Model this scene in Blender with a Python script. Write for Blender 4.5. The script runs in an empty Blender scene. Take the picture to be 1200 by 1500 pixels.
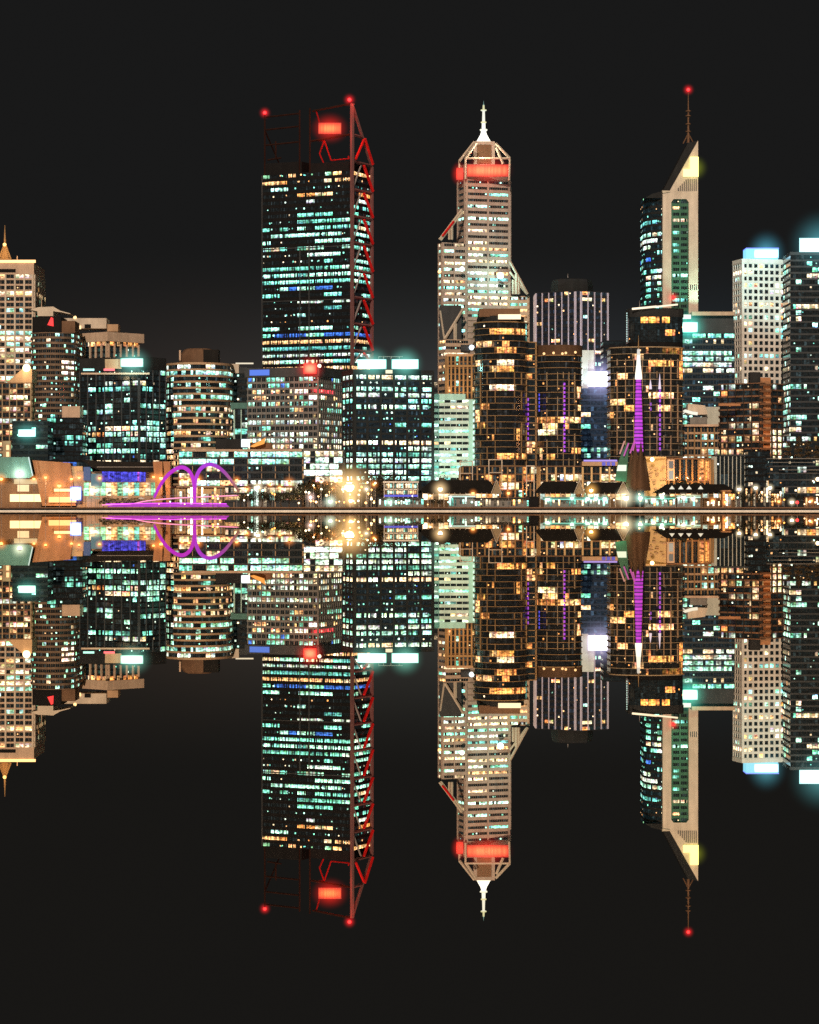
import bpy, math, random
from mathutils import Vector
scene = bpy.context.scene
COL = scene.collection
PI = math.pi
F = 4000.0           # focal length in photo pixels
HZ = 745.8           # photo row of the horizon
CAM_Z = 1.0
GZ = 1.6             # land level above the river

def X(px, D): return (px - 600.0) / F * D
def Z(py, D): return CAM_Z + (HZ - py) / F * D
def P(px, py, D): return (X(px, D), D, Z(py, D))
def PX(x, y): return x / y * F + 600
def PY(z, y): return HZ - (z - CAM_Z) / y * F

# ------------------------------------------------------------------ materials
MATS = {}
def wallmat(name, col, var=.25, rough=.75, streak=.3):
    m = bpy.data.materials.new(name); m.use_nodes = True
    nt = m.node_tree; n = nt.nodes; L = nt.links
    b = n['Principled BSDF']; b.inputs['Roughness'].default_value = rough; b.inputs['Specular IOR Level'].default_value = .08
    tc = n.new('ShaderNodeTexCoord'); mp = n.new('ShaderNodeMapping'); L.new(tc.outputs['Object'], mp.inputs[0])
    mp.inputs['Scale'].default_value = (.45, .45, .05)
    n1 = n.new('ShaderNodeTexNoise'); n1.inputs['Scale'].default_value = 1.0; n1.inputs['Detail'].default_value = 5
    L.new(mp.outputs[0], n1.inputs['Vector'])
    n2 = n.new('ShaderNodeTexNoise'); n2.inputs['Scale'].default_value = .16; n2.inputs['Detail'].default_value = 6
    L.new(tc.outputs['Object'], n2.inputs['Vector'])
    a = n.new('ShaderNodeMath'); a.operation = 'MULTIPLY_ADD'
    L.new(n1.outputs['Fac'], a.inputs[0]); a.inputs[1].default_value = streak * 2; a.inputs[2].default_value = 1 - streak
    a2 = n.new('ShaderNodeMath'); a2.operation = 'MULTIPLY_ADD'
    L.new(n2.outputs['Fac'], a2.inputs[0]); a2.inputs[1].default_value = var * 2; a2.inputs[2].default_value = 1 - var
    mu = n.new('ShaderNodeMath'); mu.operation = 'MULTIPLY'; L.new(a.outputs[0], mu.inputs[0]); L.new(a2.outputs[0], mu.inputs[1])
    vm = n.new('ShaderNodeVectorMath'); vm.operation = 'SCALE'; vm.inputs[0].default_value = col
    L.new(mu.outputs[0], vm.inputs['Scale']); L.new(vm.outputs[0], b.inputs['Base Color'])
    MATS[name] = m
    return m

def attr_mat(name, base, rough, noise_scale, amount, sample='NONE', metallic=0.0):
    """glass, lamp or floodlit surface whose glow is stored per face in the colour attribute Lit"""
    m = bpy.data.materials.new(name); m.use_nodes = True
    nt = m.node_tree; n = nt.nodes; L = nt.links
    b = n['Principled BSDF']; b.inputs['Roughness'].default_value = rough
    b.inputs['Base Color'].default_value = (*base, 1); b.inputs['Metallic'].default_value = metallic
    at = n.new('ShaderNodeAttribute'); at.attribute_name = 'Lit'
    if amount > 0:
        tc = n.new('ShaderNodeTexCoord'); mp = n.new('ShaderNodeMapping'); L.new(tc.outputs['Object'], mp.inputs[0])
        mp.inputs['Scale'].default_value = (1, 1, 1.7)
        no = n.new('ShaderNodeTexNoise'); no.inputs['Scale'].default_value = noise_scale; no.inputs['Detail'].default_value = 3
        L.new(mp.outputs[0], no.inputs['Vector'])
        mr = n.new('ShaderNodeMapRange'); L.new(no.outputs['Fac'], mr.inputs[0])
        mr.inputs[1].default_value = .33; mr.inputs[2].default_value = .67
        mr.inputs[3].default_value = 1 - amount; mr.inputs[4].default_value = 1 + amount*1.9
        vm = n.new('ShaderNodeVectorMath'); vm.operation = 'SCALE'
        L.new(at.outputs['Color'], vm.inputs[0]); L.new(mr.outputs[0], vm.inputs['Scale'])
        L.new(vm.outputs[0], b.inputs['Emission Color'])
    else:
        L.new(at.outputs['Color'], b.inputs['Emission Color'])
    b.inputs['Emission Strength'].default_value = 1.0
    m.cycles.emission_sampling = sample
    MATS[name] = m
    return m

attr_mat('window_glass', (.008, .010, .011), .15, .62, .88)
attr_mat('surface_glow', (.02, .02, .02), .6, 1, 0)
for nm, c in dict(cream=(.58, .43, .32), cream_pale=(.62, .54, .44), tan=(.46,.31,.195), umber=(.22,.155,.11), brown=(.17, .10, .062), dark=(.026, .028, .030),
                  black=(.012, .012, .013), slate=(.06, .066, .072), grey=(.20, .195, .185), white=(.78, .75, .70), palewall=(.55, .58, .52),
                  teal=(.10, .22, .20), tealpale=(.42, .60, .54), orange=(.36,.19,.10), gold=(.31, .20, .10), goldpale=(.36, .28, .18),
                  steel=(.30, .28, .28), redsteel=(.19, .09, .09), pinkstone=(.43,.35,.30), fin=(.62, .58, .68), green=(.06, .16, .11),
                  navy=(.030, .045, .075), roof=(.016, .015, .014), sand=(.60, .42, .22), copper=(.10, .06, .037), purple=(.22, .05, .30),
                  concrete=(.66, .56, .47), timber=(.14, .09, .05), hull=(.7, .7, .68), asphalt=(.05, .05, .05), paving=(.22, .2, .17),
                  coping=(.78, .76, .72), bark=(.06, .042, .028), metal=(.10, .10, .10)).items():
    wallmat(nm, c)

def leafmat(name, c):
    m = bpy.data.materials.new(name); m.use_nodes = True
    nt = m.node_tree; n = nt.nodes; L = nt.links; b = n['Principled BSDF']; b.inputs['Roughness'].default_value = .6
    tc = n.new('ShaderNodeTexCoord'); no = n.new('ShaderNodeTexNoise'); no.inputs['Scale'].default_value = .8
    L.new(tc.outputs['Object'], no.inputs['Vector'])
    rp = n.new('ShaderNodeValToRGB'); L.new(no.outputs['Fac'], rp.inputs[0])
    rp.color_ramp.elements[0].position = .35; rp.color_ramp.elements[0].color = (c[0]*.35, c[1]*.35, c[2]*.35, 1)
    rp.color_ramp.elements[1].position = .68; rp.color_ramp.elements[1].color = (c[0]*1.6, c[1]*1.5, c[2]*1.3, 1)
    L.new(rp.outputs[0], b.inputs['Base Color']); MATS[name] = m
leafmat('leaf_dark', (.022, .026, .013)); leafmat('leaf', (.04, .05, .022)); leafmat('leaf_brown', (.075, .055, .026))

# ------------------------------------------------------------------ mesh builder
class MB:
    def __init__(s): s.v = []; s.f = []; s.c = []
    def face(s, pts, col=None):
        i = len(s.v); s.v += [tuple(p) for p in pts]; s.f.append(list(range(i, i + len(pts)))); s.c.append(col)
    def box(s, x0, x1, y0, y1, z0, z1, col=None):
        p = [(x0,y0,z0),(x1,y0,z0),(x1,y1,z0),(x0,y1,z0),(x0,y0,z1),(x1,y0,z1),(x1,y1,z1),(x0,y1,z1)]
        for q in ((0,3,2,1),(4,5,6,7),(0,1,5,4),(1,2,6,5),(2,3,7,6),(3,0,4,7)): s.face([p[k] for k in q], col)
        return s
    def prism(s, poly, z0, z1, col=None, z1f=None):
        n = len(poly)
        for i in range(n):
            a, b = poly[i], poly[(i+1) % n]
            s.face([(a[0],a[1],z0),(b[0],b[1],z0),(b[0],b[1],z1),(a[0],a[1],z1)], col)
        s.face([(p[0],p[1],z1) for p in poly], col); s.face([(p[0],p[1],z0) for p in reversed(poly)], col)
        return s
    def ring(s, inner, outer, z0, z1, col=None):
        n = len(inner)
        for i in range(n):
            j = (i+1) % n
            a, b, c, d = outer[i], outer[j], inner[j], inner[i]
            s.face([(a[0],a[1],z0),(b[0],b[1],z0),(b[0],b[1],z1),(a[0],a[1],z1)], col)
            s.face([(a[0],a[1],z1),(b[0],b[1],z1),(c[0],c[1],z1),(d[0],d[1],z1)], col)
            s.face([(a[0],a[1],z0),(d[0],d[1],z0),(c[0],c[1],z0),(b[0],b[1],z0)], col)
        return s
    def extr(s, pts, D, dep, col=None):
        f = [P(a, b, D) for a, b in pts]; k = [(p[0], p[1] + dep, p[2]) for p in f]; n = len(pts)
        s.face(f, col); s.face(k[::-1], col)
        for i in range(n):
            j = (i+1) % n; s.face([f[i], k[i], k[j], f[j]], col)
        return s
    def tube(s, pts, r, n=6, col=None, caps=True):
        pts = [Vector(p) for p in pts]; rs = r if isinstance(r, (list, tuple)) else [r] * len(pts)
        rings = []
        for i, p in enumerate(pts):
            d = (pts[min(i+1, len(pts)-1)] - pts[max(i-1, 0)]).normalized()
            up = Vector((0, 1, 0)) if abs(d.y) < .9 else Vector((1, 0, 0))
            a = d.cross(up).normalized(); b = d.cross(a)
            rings.append([p + a * rs[i] * math.cos(2*PI*k/n) + b * rs[i] * math.sin(2*PI*k/n) for k in range(n)])
        for i in range(len(pts)-1):
            for k in range(n):
                j = (k+1) % n; s.face([rings[i][k], rings[i][j], rings[i+1][j], rings[i+1][k]], col)
        if caps: s.face(rings[0][::-1], col); s.face(rings[-1], col)
        return s
    def bar(s, p, q, w, col=None): return s.tube([p, q], w * .7, 4, col)
    def lathe(s, c, prof, n=12, col=None):
        """prof: (radius, z) pairs, c: x, y"""
        R = [[(c[0] + r*math.cos(2*PI*k/n), c[1] + r*math.sin(2*PI*k/n), z) for k in range(n)] for r, z in prof]
        for i in range(len(R)-1):
            cc = col[i] if isinstance(col, list) else col
            for k in range(n):
                j = (k+1) % n; s.face([R[i][k], R[i][j], R[i+1][j], R[i+1][k]], cc)
        return s
    def ball(s, c, r, col=None, n=8, m=6):
        return s.lathe(c[:2], [(max(1e-3, r*math.sin(PI*k/m)), c[2] - r*math.cos(PI*k/m)) for k in range(m+1)], n, col)
    def build(s, name, mat, parent=None, smooth=False):
        off = ROOT.get(parent.name, Vector((0,0,0))) if parent else Vector((0,0,0))
        key = {}; vs = []; fs = []; cols = []
        for f, c in zip(s.f, s.c):
            idx = []
            for k, i in enumerate(f):
                p = s.v[i]; kk = (round(p[0], 3), round(p[1], 3), round(p[2], 3))
                if kk not in key: key[kk] = len(vs); vs.append((p[0]-off.x, p[1]-off.y, p[2]-off.z))
                idx.append(key[kk])
            keep = [k for k in range(len(idx)) if idx[k] != idx[k-1]]
            if len(set(idx)) < 3 or len(set(idx[k] for k in keep)) != len(keep): continue
            fs.append([idx[k] for k in keep])
            for k in keep:
                cc = c[k] if isinstance(c, list) else c
                cols.append((*(cc or (0, 0, 0)), 1.0))
        me = bpy.data.meshes.new(name); me.from_pydata(vs, [], fs)
        if any(c is not None for c in s.c):
            at = me.color_attributes.new('Lit', 'FLOAT_COLOR', 'CORNER')
            at.data.foreach_set('color', [q for c in cols for q in c])
        me.materials.append(MATS[mat] if isinstance(mat, str) else mat)
        if smooth: me.polygons.foreach_set('use_smooth', [True] * len(me.polygons))
        o = bpy.data.objects.new(name, me); COL.objects.link(o)
        if parent: o.parent = parent; ROOT[o.name] = off
        return o

ROOT = {}
def thing(name, label, cat, loc, group=None):
    o = bpy.data.objects.new(name, None); COL.objects.link(o); o.location = loc
    o.empty_display_size = 2
    o['label'] = label; o['category'] = cat
    if group: o['group'] = group
    ROOT[o.name] = Vector(loc)
    return o
def tag(o, label, cat, group=None):
    o['label'] = label; o['category'] = cat
    if group: o['group'] = group
    return o
def structure(o): o['kind'] = 'structure'; return o

# ------------------------------------------------------------------ footprints
def foot1(pl, pr, D, depth):
    return [(X(pl,D), D+depth), (X(pl,D), D), (X(pr,D), D), (X(pr,D), D+depth)]
def foot2(pl, pc, pr, D, yaw):
    y = math.radians(yaw); c, s = math.cos(y), math.sin(y)
    xc = X(pc, D); kl = (pl-600)/F; kr = (pr-600)/F
    a = (xc - kl*D) / (c + kl*s); b = (kr*D - xc) / (s - kr*c)
    Lp = (xc - a*c, D + a*s); R = (xc + b*s, D + b*c)
    return [Lp, (xc, D), R, (Lp[0] + R[0] - xc, Lp[1] + R[1] - D)]
def footarc(pl, pr, D, bulge, depth, n=14):
    x0, x1 = X(pl, D+bulge), X(pr, D+bulge); xm, h = (x0+x1)/2, (x1-x0)/2
    f = [(x0, D+bulge+depth)]
    for i in range(n+1):
        u = -math.cos(PI*i/n)
        f.append((xm + h*u, D + bulge*(1 - math.sqrt(max(0, 1 - (u*.985)**2))/1.0)))
    f.append((x1, D+bulge+depth))
    return f
def offset(poly, d):
    out = []; n = len(poly)
    for i in range(n):
        a, b, c = Vector(poly[i-1]), Vector(poly[i]), Vector(poly[(i+1) % n])
        u = (b-a).normalized(); v = (c-b).normalized()
        n1 = Vector((u.y, -u.x)); n2 = Vector((v.y, -v.x)); m = (n1+n2)
        m = m / max(.4, m.length_squared / 2)
        out.append((b.x + m.x*d, b.y + m.y*d))
    return out
def centre(poly): return (sum(p[0] for p in poly)/len(poly), sum(p[1] for p in poly)/len(poly))

# ------------------------------------------------------------------ lit windows
TEAL=(.22,.82,.62); TEALW=(.46,1.0,.80); COOL=(.78,1.0,.86); WARM=(1.0,.55,.24); CREAM=(1.0,.76,.48); AMBER=(1.0,.40,.11)
BLUE=(.05,.17,.70); GREEN=(.30,.75,.40); ORANGE=(1.0,.40,.10); DEEPTEAL=(.12,.50,.46)
PAL = {'t': [(5,TEALW),(4,TEAL),(2,COOL),(1,CREAM),(1,DEEPTEAL)], 'c': [(5,CREAM),(3,COOL),(1,WARM)], 'w': [(5,WARM),(3,CREAM),(1,TEALW),(1,AMBER)],
       'm': [(3,TEALW),(2,CREAM),(2,WARM),(2,TEAL)], 'a': [(5,AMBER),(3,WARM),(1,CREAM)], 'b': [(6,TEAL),(1,BLUE),(3,TEALW)], 'o': [(4,ORANGE),(3,AMBER),(2,WARM)],
       'g': [(4,DEEPTEAL),(2,GREEN),(2,WARM)], 'k': [(5,COOL),(2,TEALW),(2,CREAM)]}
FR = {'.': 0, '1': .1, '2': .2, '3': .32, '4': .42, '5': .52, '6': .64, '7': .75, '8': .86, '9': .98}
def choose(rng, pal):
    t = rng.random() * sum(w for w, _ in pal)
    for w, c in pal:
        t -= w
        if t <= 0: return c
    return pal[-1][1]

def tower(t, poly, ztop, fh, zvis=GZ, sp=.45, sd=.35, bay=6.0, sub=1.6, fin=None, rows=None, pal='t', pals=None, wall='dark', finm=None,
          seed=1, spark=.05, rects=(), gain=1.0, par=0.0, zbot=GZ, punched=False, name='wall', dark=(.0035,.0055,.006), glow=None, spm=None, top_inset=0):
    rng = random.Random(seed)
    w = MB(); w.prism(poly, zbot, ztop + par)
    outer = offset(poly, sd); wsp = MB() if spm else w
    nf = int((ztop - zbot) / fh)
    if sd > 0:
        for i in range(nf):
            z0 = ztop - (i+1)*fh; wsp.ring(poly, outer, z0, z0 + sp*fh)
        wsp.ring(poly, outer, ztop + .003, ztop + max(par, .5))
    fins = MB(); n = len(poly); edges = []
    for e in range(n):
        a, b = Vector(poly[e]), Vector(poly[(e+1) % n]); L = (b-a).length
        if L < .3: continue
        u = (b-a)/L; nr = Vector((u.y, -u.x))
        if nr.y > .35: continue
        nb = max(1, round(L/bay)); edges.append((a, u, nr, L, nb))
        if fin:
            fw, fd = fin
            for k in range(nb+1):
                p = a + u*min(L-fw*.5, max(fw*.5, L*k/nb)); q = [p - u*fw*.5, p - u*fw*.5 + nr*fd, p + u*fw*.5 + nr*fd, p + u*fw*.5]
                fins.prism([(v.x, v.y) for v in q], zbot, ztop + par - .05)
    wo = w.build(name, wall, t)
    if spm: wsp.build('spandrel', spm, t)
    if fins.f: fins.build('mullion', finm or wall, t)
    singles = []; nvis = max(0, min(nf, int((ztop - zvis - 1)/fh) + 1)); each = sum(e[4] for e in edges)*nvis <= 100
    for i in range(nf):
        z1 = ztop - i*fh; z0 = z1 - fh + (sp*fh if sd > 0 else .12*fh)
        if z1 < zvis + 1: break
        ch = rows[i] if rows and i < len(rows) else rng.choice('..11233469' if not rows else '1122359')
        p = FR[ch]; pl = PAL[(pals[i] if pals and i < len(pals) else pal)]
        if rng.random() < .15 and not pals: pl = PAL['m']
        rowc = choose(rng, pl); rowg = rng.uniform(.75, 1.25)
        band = MB()
        for (a, u, nr, L, nb) in edges:
            bw = L/nb; ns = max(1, round(bw/sub)); state = rng.random() < p
            for k in range(nb):
                if each: band = MB()
                if rng.random() < (.5 if .15 < p < .9 else 1): state = rng.random() < p
                lit = state; c0 = rowc if rng.random() < .7 else choose(rng, pl); g0 = rowg * rng.uniform(.55, 1.2)
                e = (fin[0]*.5 if fin else .12) + (bw*.2 - fin[0]*.5 if punched else 0)
                for j in range(ns):
                    s0 = k*bw + e + (bw-2*e)*j/ns; s1 = k*bw + e + (bw-2*e)*(j+1)/ns - (.12 if j < ns-1 else 0)
                    if s1 - s0 < .15: continue
                    pa = a + u*s0 + nr*.04; pb = a + u*s1 + nr*.04
                    zz0, zz1 = z0, z1
                    if punched: zz0 = z0 + .02*fh; zz1 = z1 - .05*fh
                    col = None
                    if lit and rng.random() > .13:
                        g = g0 * rng.choice((.35,.7,.9,1,1.1,1.35)); col = [c0[q]*g for q in range(3)]
                    elif rng.random() < spark*.8:
                        c1 = choose(rng, pl); g = rng.uniform(.8, 2.2); sc1 = tuple(q*g for q in c1); sm = (s0+s1)/2; hs = rng.choice((.28,.34,.45)); zc = zz0 + (zz1-zz0)*rng.uniform(.45,.7)
                        pc, pd = a + u*(sm-hs) + nr*.07, a + u*(sm+hs) + nr*.07
                        if not punched: band.face([(pc.x,pc.y,zc-hs),(pd.x,pd.y,zc-hs),(pd.x,pd.y,zc+hs),(pc.x,pc.y,zc+hs)], sc1)
                    mx, my = PX((pa.x+pb.x)/2, pa.y), PY((zz0+zz1)/2, pa.y)
                    for (r0, r1, q0, q1, rc, rg) in rects:
                        if r0 <= mx <= r1 and q0 <= my <= q1:
                            g = rg * rng.uniform(.45, 1.3) if rng.random() > .1 else .12; col = [rc[q]*g for q in range(3)]
                    if col is None:
                        if rng.random() < .2:
                            g = rng.uniform(1, 6); cc = tuple(d*g for d in dark)
                        else: cc = dark
                        cols = cc  # unlit glass emits a faint stand-in for its reflections
                    else:
                        col = tuple(q*gain*1.85 for q in col); lo = tuple(q*rng.uniform(.2, .6) for q in col)
                        cols = [lo, lo, col, col]
                    quad = [(pa.x,pa.y,zz0),(pb.x,pb.y,zz0),(pb.x,pb.y,zz1),(pa.x,pa.y,zz1)]
                    if punched: singles.append((quad, cols))
                    else: band.face(quad, cols)
                if each and not punched and band.f: band.build('window', 'window_glass', t)
        if not each and not punched and band.f: band.build('window_band', 'window_glass', t)
    if punched:
        for quad, cols in singles[:100]:
            b = MB(); b.face(quad, cols); b.build('window', 'window_glass', t)
        if singles[100:]:
            b = MB()
            for quad, cols in singles[100:]: b.face(quad, cols)
            b.build('window', 'window_glass', t)['kind'] = 'stuff'
    return wo

def glowpanel(t, name, x0, x1, y, z0, z1, core, rim, nx=16, nz=8, seed=0, dep=.5, letters=0, hz=None, soft=(.35,.6)):
    """a lit sign box: bright core, rim colour imitating its glow, a little uneven like a lit face seen from far away"""
    rng = random.Random(seed); b = MB()
    b.box(x0, x1, y + .02, y + dep, z0, z1, tuple(c*.25 for c in rim))
    mod = [rng.uniform(.55, 1.15) for _ in range(nx+1)]
    def c(u, v):
        k = max(0, 4*u*(1-u))**soft[0] * max(0, 4*v*(1-v))**soft[1]
        if letters: k *= mod[min(nx, int(u*nx))]
        return tuple(rim[q]*(1-k) + core[q]*k for q in range(3))
    for i in range(nx):
        for j in range(nz):
            u0, u1, v0, v1 = i/nx, (i+1)/nx, j/nz, (j+1)/nz
            b.face([(x0+(x1-x0)*a, y, z0+(z1-z0)*d) for a, d in ((u0,v0),(u1,v0),(u1,v1),(u0,v1))], [c(u0,v0),c(u1,v0),c(u1,v1),c(u0,v1)])
    o = b.build(name, 'surface_glow', t)
    if hz: halo(o, ((x0+x1)/2, y - .2, (z0+z1)/2), ((x1-x0)*hz[0], max((x1-x0), (z1-z0))*.5, (z1-z0)*hz[1]), hz[2], hz[3])
    return o

HALO_MESH = None
def halo(parent, c, r, col, strength, power=2.6):
    """added halo imitating the bloom of a strong light: an emitting volume that thins out with distance"""
    global HALO_MESH
    if HALO_MESH is None:
        b = MB(); b.lathe((0,0), [(max(1e-3, math.sin(PI*k/12)), -math.cos(PI*k/12)) for k in range(13)], 20); o = b.build('halo', 'metal'); HALO_MESH = o.data; HALO_MESH.materials.clear(); bpy.data.objects.remove(o)
        HALO_MESH.materials.append(None)
    m = bpy.data.materials.new('halo_emission'); m.use_nodes = True; nt = m.node_tree; nt.nodes.clear(); n = nt.nodes; L = nt.links
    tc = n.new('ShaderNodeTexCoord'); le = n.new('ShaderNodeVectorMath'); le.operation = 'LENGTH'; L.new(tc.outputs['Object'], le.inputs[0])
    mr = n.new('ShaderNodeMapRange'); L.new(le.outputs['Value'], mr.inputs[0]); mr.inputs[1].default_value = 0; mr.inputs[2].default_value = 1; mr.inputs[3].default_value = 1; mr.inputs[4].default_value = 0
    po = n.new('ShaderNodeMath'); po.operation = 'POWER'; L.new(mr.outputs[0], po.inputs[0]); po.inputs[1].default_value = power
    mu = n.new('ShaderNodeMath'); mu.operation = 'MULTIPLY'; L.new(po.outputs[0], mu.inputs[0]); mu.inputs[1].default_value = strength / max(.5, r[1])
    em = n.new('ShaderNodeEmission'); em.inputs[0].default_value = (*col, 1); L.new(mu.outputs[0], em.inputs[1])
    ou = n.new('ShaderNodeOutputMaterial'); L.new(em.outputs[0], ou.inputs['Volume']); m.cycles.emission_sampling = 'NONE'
    o = bpy.data.objects.new('halo', HALO_MESH); COL.objects.link(o)
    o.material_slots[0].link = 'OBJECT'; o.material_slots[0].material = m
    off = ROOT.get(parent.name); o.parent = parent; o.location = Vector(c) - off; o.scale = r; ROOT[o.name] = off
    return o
def part_box(t, name, mat, pl, pr, pt, pb, D, dep):
    return MB().box(X(pl,D), X(pr,D), D, D+dep, Z(pb,D), Z(pt,D)).build(name, mat, t)
def mast(t, px, pt, pb, D, r=.35, mat='steel', name='antenna'):
    b = MB(); x = X(px, D); z0, z1 = Z(pb, D), Z(pt, D)
    b.tube([(x,D,z0),(x,D,z0+(z1-z0)*.5),(x,D,z1)], [r, r*.6, r*.2], 6)
    return b.build(name, mat, t)
def beacon(t, p, r=1.4, col=(4,.10,.10)):
    o = MB().ball(p, r*.62, col).build('beacon', 'surface_glow', t); halo(o, p, (r*3.2,)*3, (1,.02,.03), 3.2, 4.0); return o
def pointlight(name, p, power, col, r=.6):
    l = bpy.data.lights.new(name, 'POINT'); l.energy = power; l.color = col; l.shadow_soft_size = 0
    o = bpy.data.objects.new(name, l); COL.objects.link(o); o.location = p
    return o
def spot(name, p, target, power, col, ang=40, r=.5):
    l = bpy.data.lights.new(name, 'SPOT'); l.energy = power; l.color = col; l.shadow_soft_size = 0; l.spot_size = math.radians(ang); l.spot_blend = .6
    o = bpy.data.objects.new(name, l); COL.objects.link(o); o.location = p
    o.rotation_euler = (Vector(target) - Vector(p)).to_track_quat('-Z', 'Y').to_euler()
    return o
def block(name, label, cat, poly, group=None):
    c = centre(poly); return thing(name, label, cat, (c[0], c[1], GZ), group)
def H(px, D): return px * D / F      # a length in photo pixels at distance D, in metres

# ================================================================== SETTING
D0 = 1250.0
b = MB(); b.box(-6000, 6000, D0+.6, 9000, -1, GZ); structure(b.build('ground', 'asphalt'))
b = MB(); b.face([(-2500,D0+.6,GZ+.004),(2500,D0+.6,GZ+.004),(2500,D0+40,GZ+.004),(-2500,D0+40,GZ+.004)]); structure(b.build('promenade_pavement', 'paving'))
b = MB()
b.box(-2500, 2500, D0, D0+.6, .7, 1.35)
structure(b.build('quay_wall', 'black'))
b = MB(); b.box(-2500, 2500, D0-.25, D0+.9, 1.35, 1.9); structure(b.build('quay_kerb', 'brown'))
b = MB(); b.box(-2500, 2500, D0-.9, D0+.6, -.6, .52); structure(b.build('quay_step', 'coping'))
wm = bpy.data.materials.new('river_water'); wm.use_nodes = True
nt = wm.node_tree; nt.nodes.clear()
g = nt.nodes.new('ShaderNodeBsdfGlossy'); g.inputs['Roughness'].default_value = 0.0; g.inputs['Color'].default_value = (.96, .89, .79, 1)
d = nt.nodes.new('ShaderNodeBsdfDiffuse'); d.inputs['Color'].default_value = (.004, .004, .004, 1)
mx = nt.nodes.new('ShaderNodeMixShader'); mx.inputs[0].default_value = .97
ou = nt.nodes.new('ShaderNodeOutputMaterial')
nt.links.new(d.outputs[0], mx.inputs[1]); nt.links.new(g.outputs[0], mx.inputs[2]); nt.links.new(mx.outputs[0], ou.inputs[0])
MATS['river_water'] = wm
b = MB(); b.face([(-3000,-60,0),(3000,-60,0),(3000,D0+.5,0),(-3000,D0+.5,0)]); structure(b.build('water', 'river_water'))

# ================================================================== BUILDINGS, from the far edge of the row on
# --- cream gridded tower at the frame edge with a light strip along its roof
D = 1560; poly = foot1(-60, 49.5, D, 45)
t = block('office_tower', 'tall cream gridded tower with glowing amber roof edge and lattice antenna', 'tower', poly)
tower(t, poly, Z(402,D), H(8.3,D), zvis=Z(600,D), sp=.32, sd=.5, bay=H(13.7,D), sub=2.2, fin=(1.0,.9), rows='6219114216783969', pals='wtwwttttwwtctccc', wall='cream', finm='cream_pale', seed=3, par=0, gain=1.1)
part_box(t, 'parapet', 'cream', -60, 49.8, 385, 402, D-.6, 46)
part_box(t, 'louvre', 'black', -60, 23, 394, 399, D-.8, .3)
MB().box(X(-60,D), X(52.5,D), D-1.1, D-.5, Z(385,D), Z(381,D), (2.6,1.35,.55)).build('light_strip', 'surface_glow', t)
b = MB(); x = X(5,D)
for k in range(7):
    r = H(9-k*1.1, D); z = Z(378-k*3, D)
    for s in (-1,1):
        b.bar((x+s*r, D+6, z), (x+s*(r-H(1.1,D)), D+6, z+H(3,D)), .5); b.bar((x-s*r, D+6, z), (x+s*(r-H(1.1,D)), D+6, z+H(3,D)), .3)
    b.bar((x-r, D+6, z), (x+r, D+6, z), .4)
b.build('lattice_base', 'gold', t); MB().tube([(x,D+6,Z(358,D)),(x,D+6,Z(345,D)),(x,D+6,Z(328,D))],[.7,.5,.15],6).build('antenna','gold',t)
MB().ball((x, D+5, Z(357,D)), 1.0, (3,1.7,.5)).build('floodlight','surface_glow',t)
MB().tube([(X(24,D),D+4,Z(381,D)),(X(24,D),D+4,Z(374,D))],.3,5).build('antenna','cream',t)
pointlight('roof_floodlight', (x, D-1, Z(366,D)), 3500, (1,.6,.25))
# --- glazed block in front of it with a sloping roof
D = 1390; poly = foot1(-60, 46, D, 10)
t = block('office_block', 'amber lit glazed block with a slanting pale roof below the cream gridded tower', 'office block', poly)
tower(t, poly, Z(562,D), H(8.6,D), sp=.30, sd=.4, bay=H(11,D), sub=2.0, fin=(.5,.5), rows='4292739182612', pals='wwwcwwcwwmwtt', wall='brown', finm='goldpale', seed=5, spark=.12)
b = MB(); b.extr([(-60,562),(8,562),(38,536),(47,541),(47,562)], D+.5, 20); b.build('roof', 'tan', t)
MB().ball(P(39,539,D), 2.0, (4,3,1.7)).build('floodlight','surface_glow',t)
pointlight('roof_floodlight', P(36,546,D-5), 2200, (1,.75,.4))
# --- dark block with a pale green sign
D = 1340; poly = foot1(18, 70, D, 20)
t = block('office_block', 'low black block carrying a small pale green glowing sign', 'office block', poly)
tower(t, poly, Z(618,D), H(8.5,D), sp=.4, sd=.2, bay=5, sub=1.8, rows='.1..1.1.', wall='dark', seed=6, spark=.06)
glowpanel(t, 'sign', X(27,D), X(53,D), D-1, Z(640,D), Z(629,D), (2.4,3.4,2.9), (.15,.75,.65), seed=2, hz=(1.1,2.2,(.12,.75,.65),.9))
part_box(t, 'lit_stair', 'tan', 4, 16, 646, 675, D+1, 5)
for y in (652,662): MB().box(X(9,D),X(13,D),D+.6,D+1.1,Z(y+7,D),Z(y,D),(1.6,1.0,.5)).build('window','surface_glow',t)
pointlight('sign_lamp', P(40,634,D-8), 5000, (.3,1,.85))
# --- round-cornered banded tower with red emblem
D = 1470
poly = footarc(47, 113, D, 16, 22, 16)
t = block('office_tower', 'brown banded tower with round front and small red triangle emblem on its top', 'tower', poly)
tower(t, poly, Z(488,D), H(7.95,D), zvis=Z(640,D), sp=.42, sd=.5, bay=6, sub=1.5, rows='2112112131112112111', pal='t', wall='umber', seed=7, spark=.10, rects=((92,108,528,550,(1,.75,.6),1.3),(73,90,484,488,CREAM,1.2)))
part_box(t, 'crown', 'black', 47.5, 90, 464, 487.5, D+6, 25)
part_box(t, 'crown', 'brown', 84, 110, 470, 487.5, D+7, 20)
b = MB(); b.extr([(44,454),(56,450),(78,449),(88,455),(103,459),(103,460),(88,457),(78,456),(78,463),(55,463),(55,456)], D+5, 20); b.build('canopy', 'cream_pale', t)
b = MB(); b.extr([(69.5,476),(75,464.5),(78,466),(78.5,478),(74,477)], D+5.4, .4, (1.5,.04,.05)); b.build('emblem', 'surface_glow', t)
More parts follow.
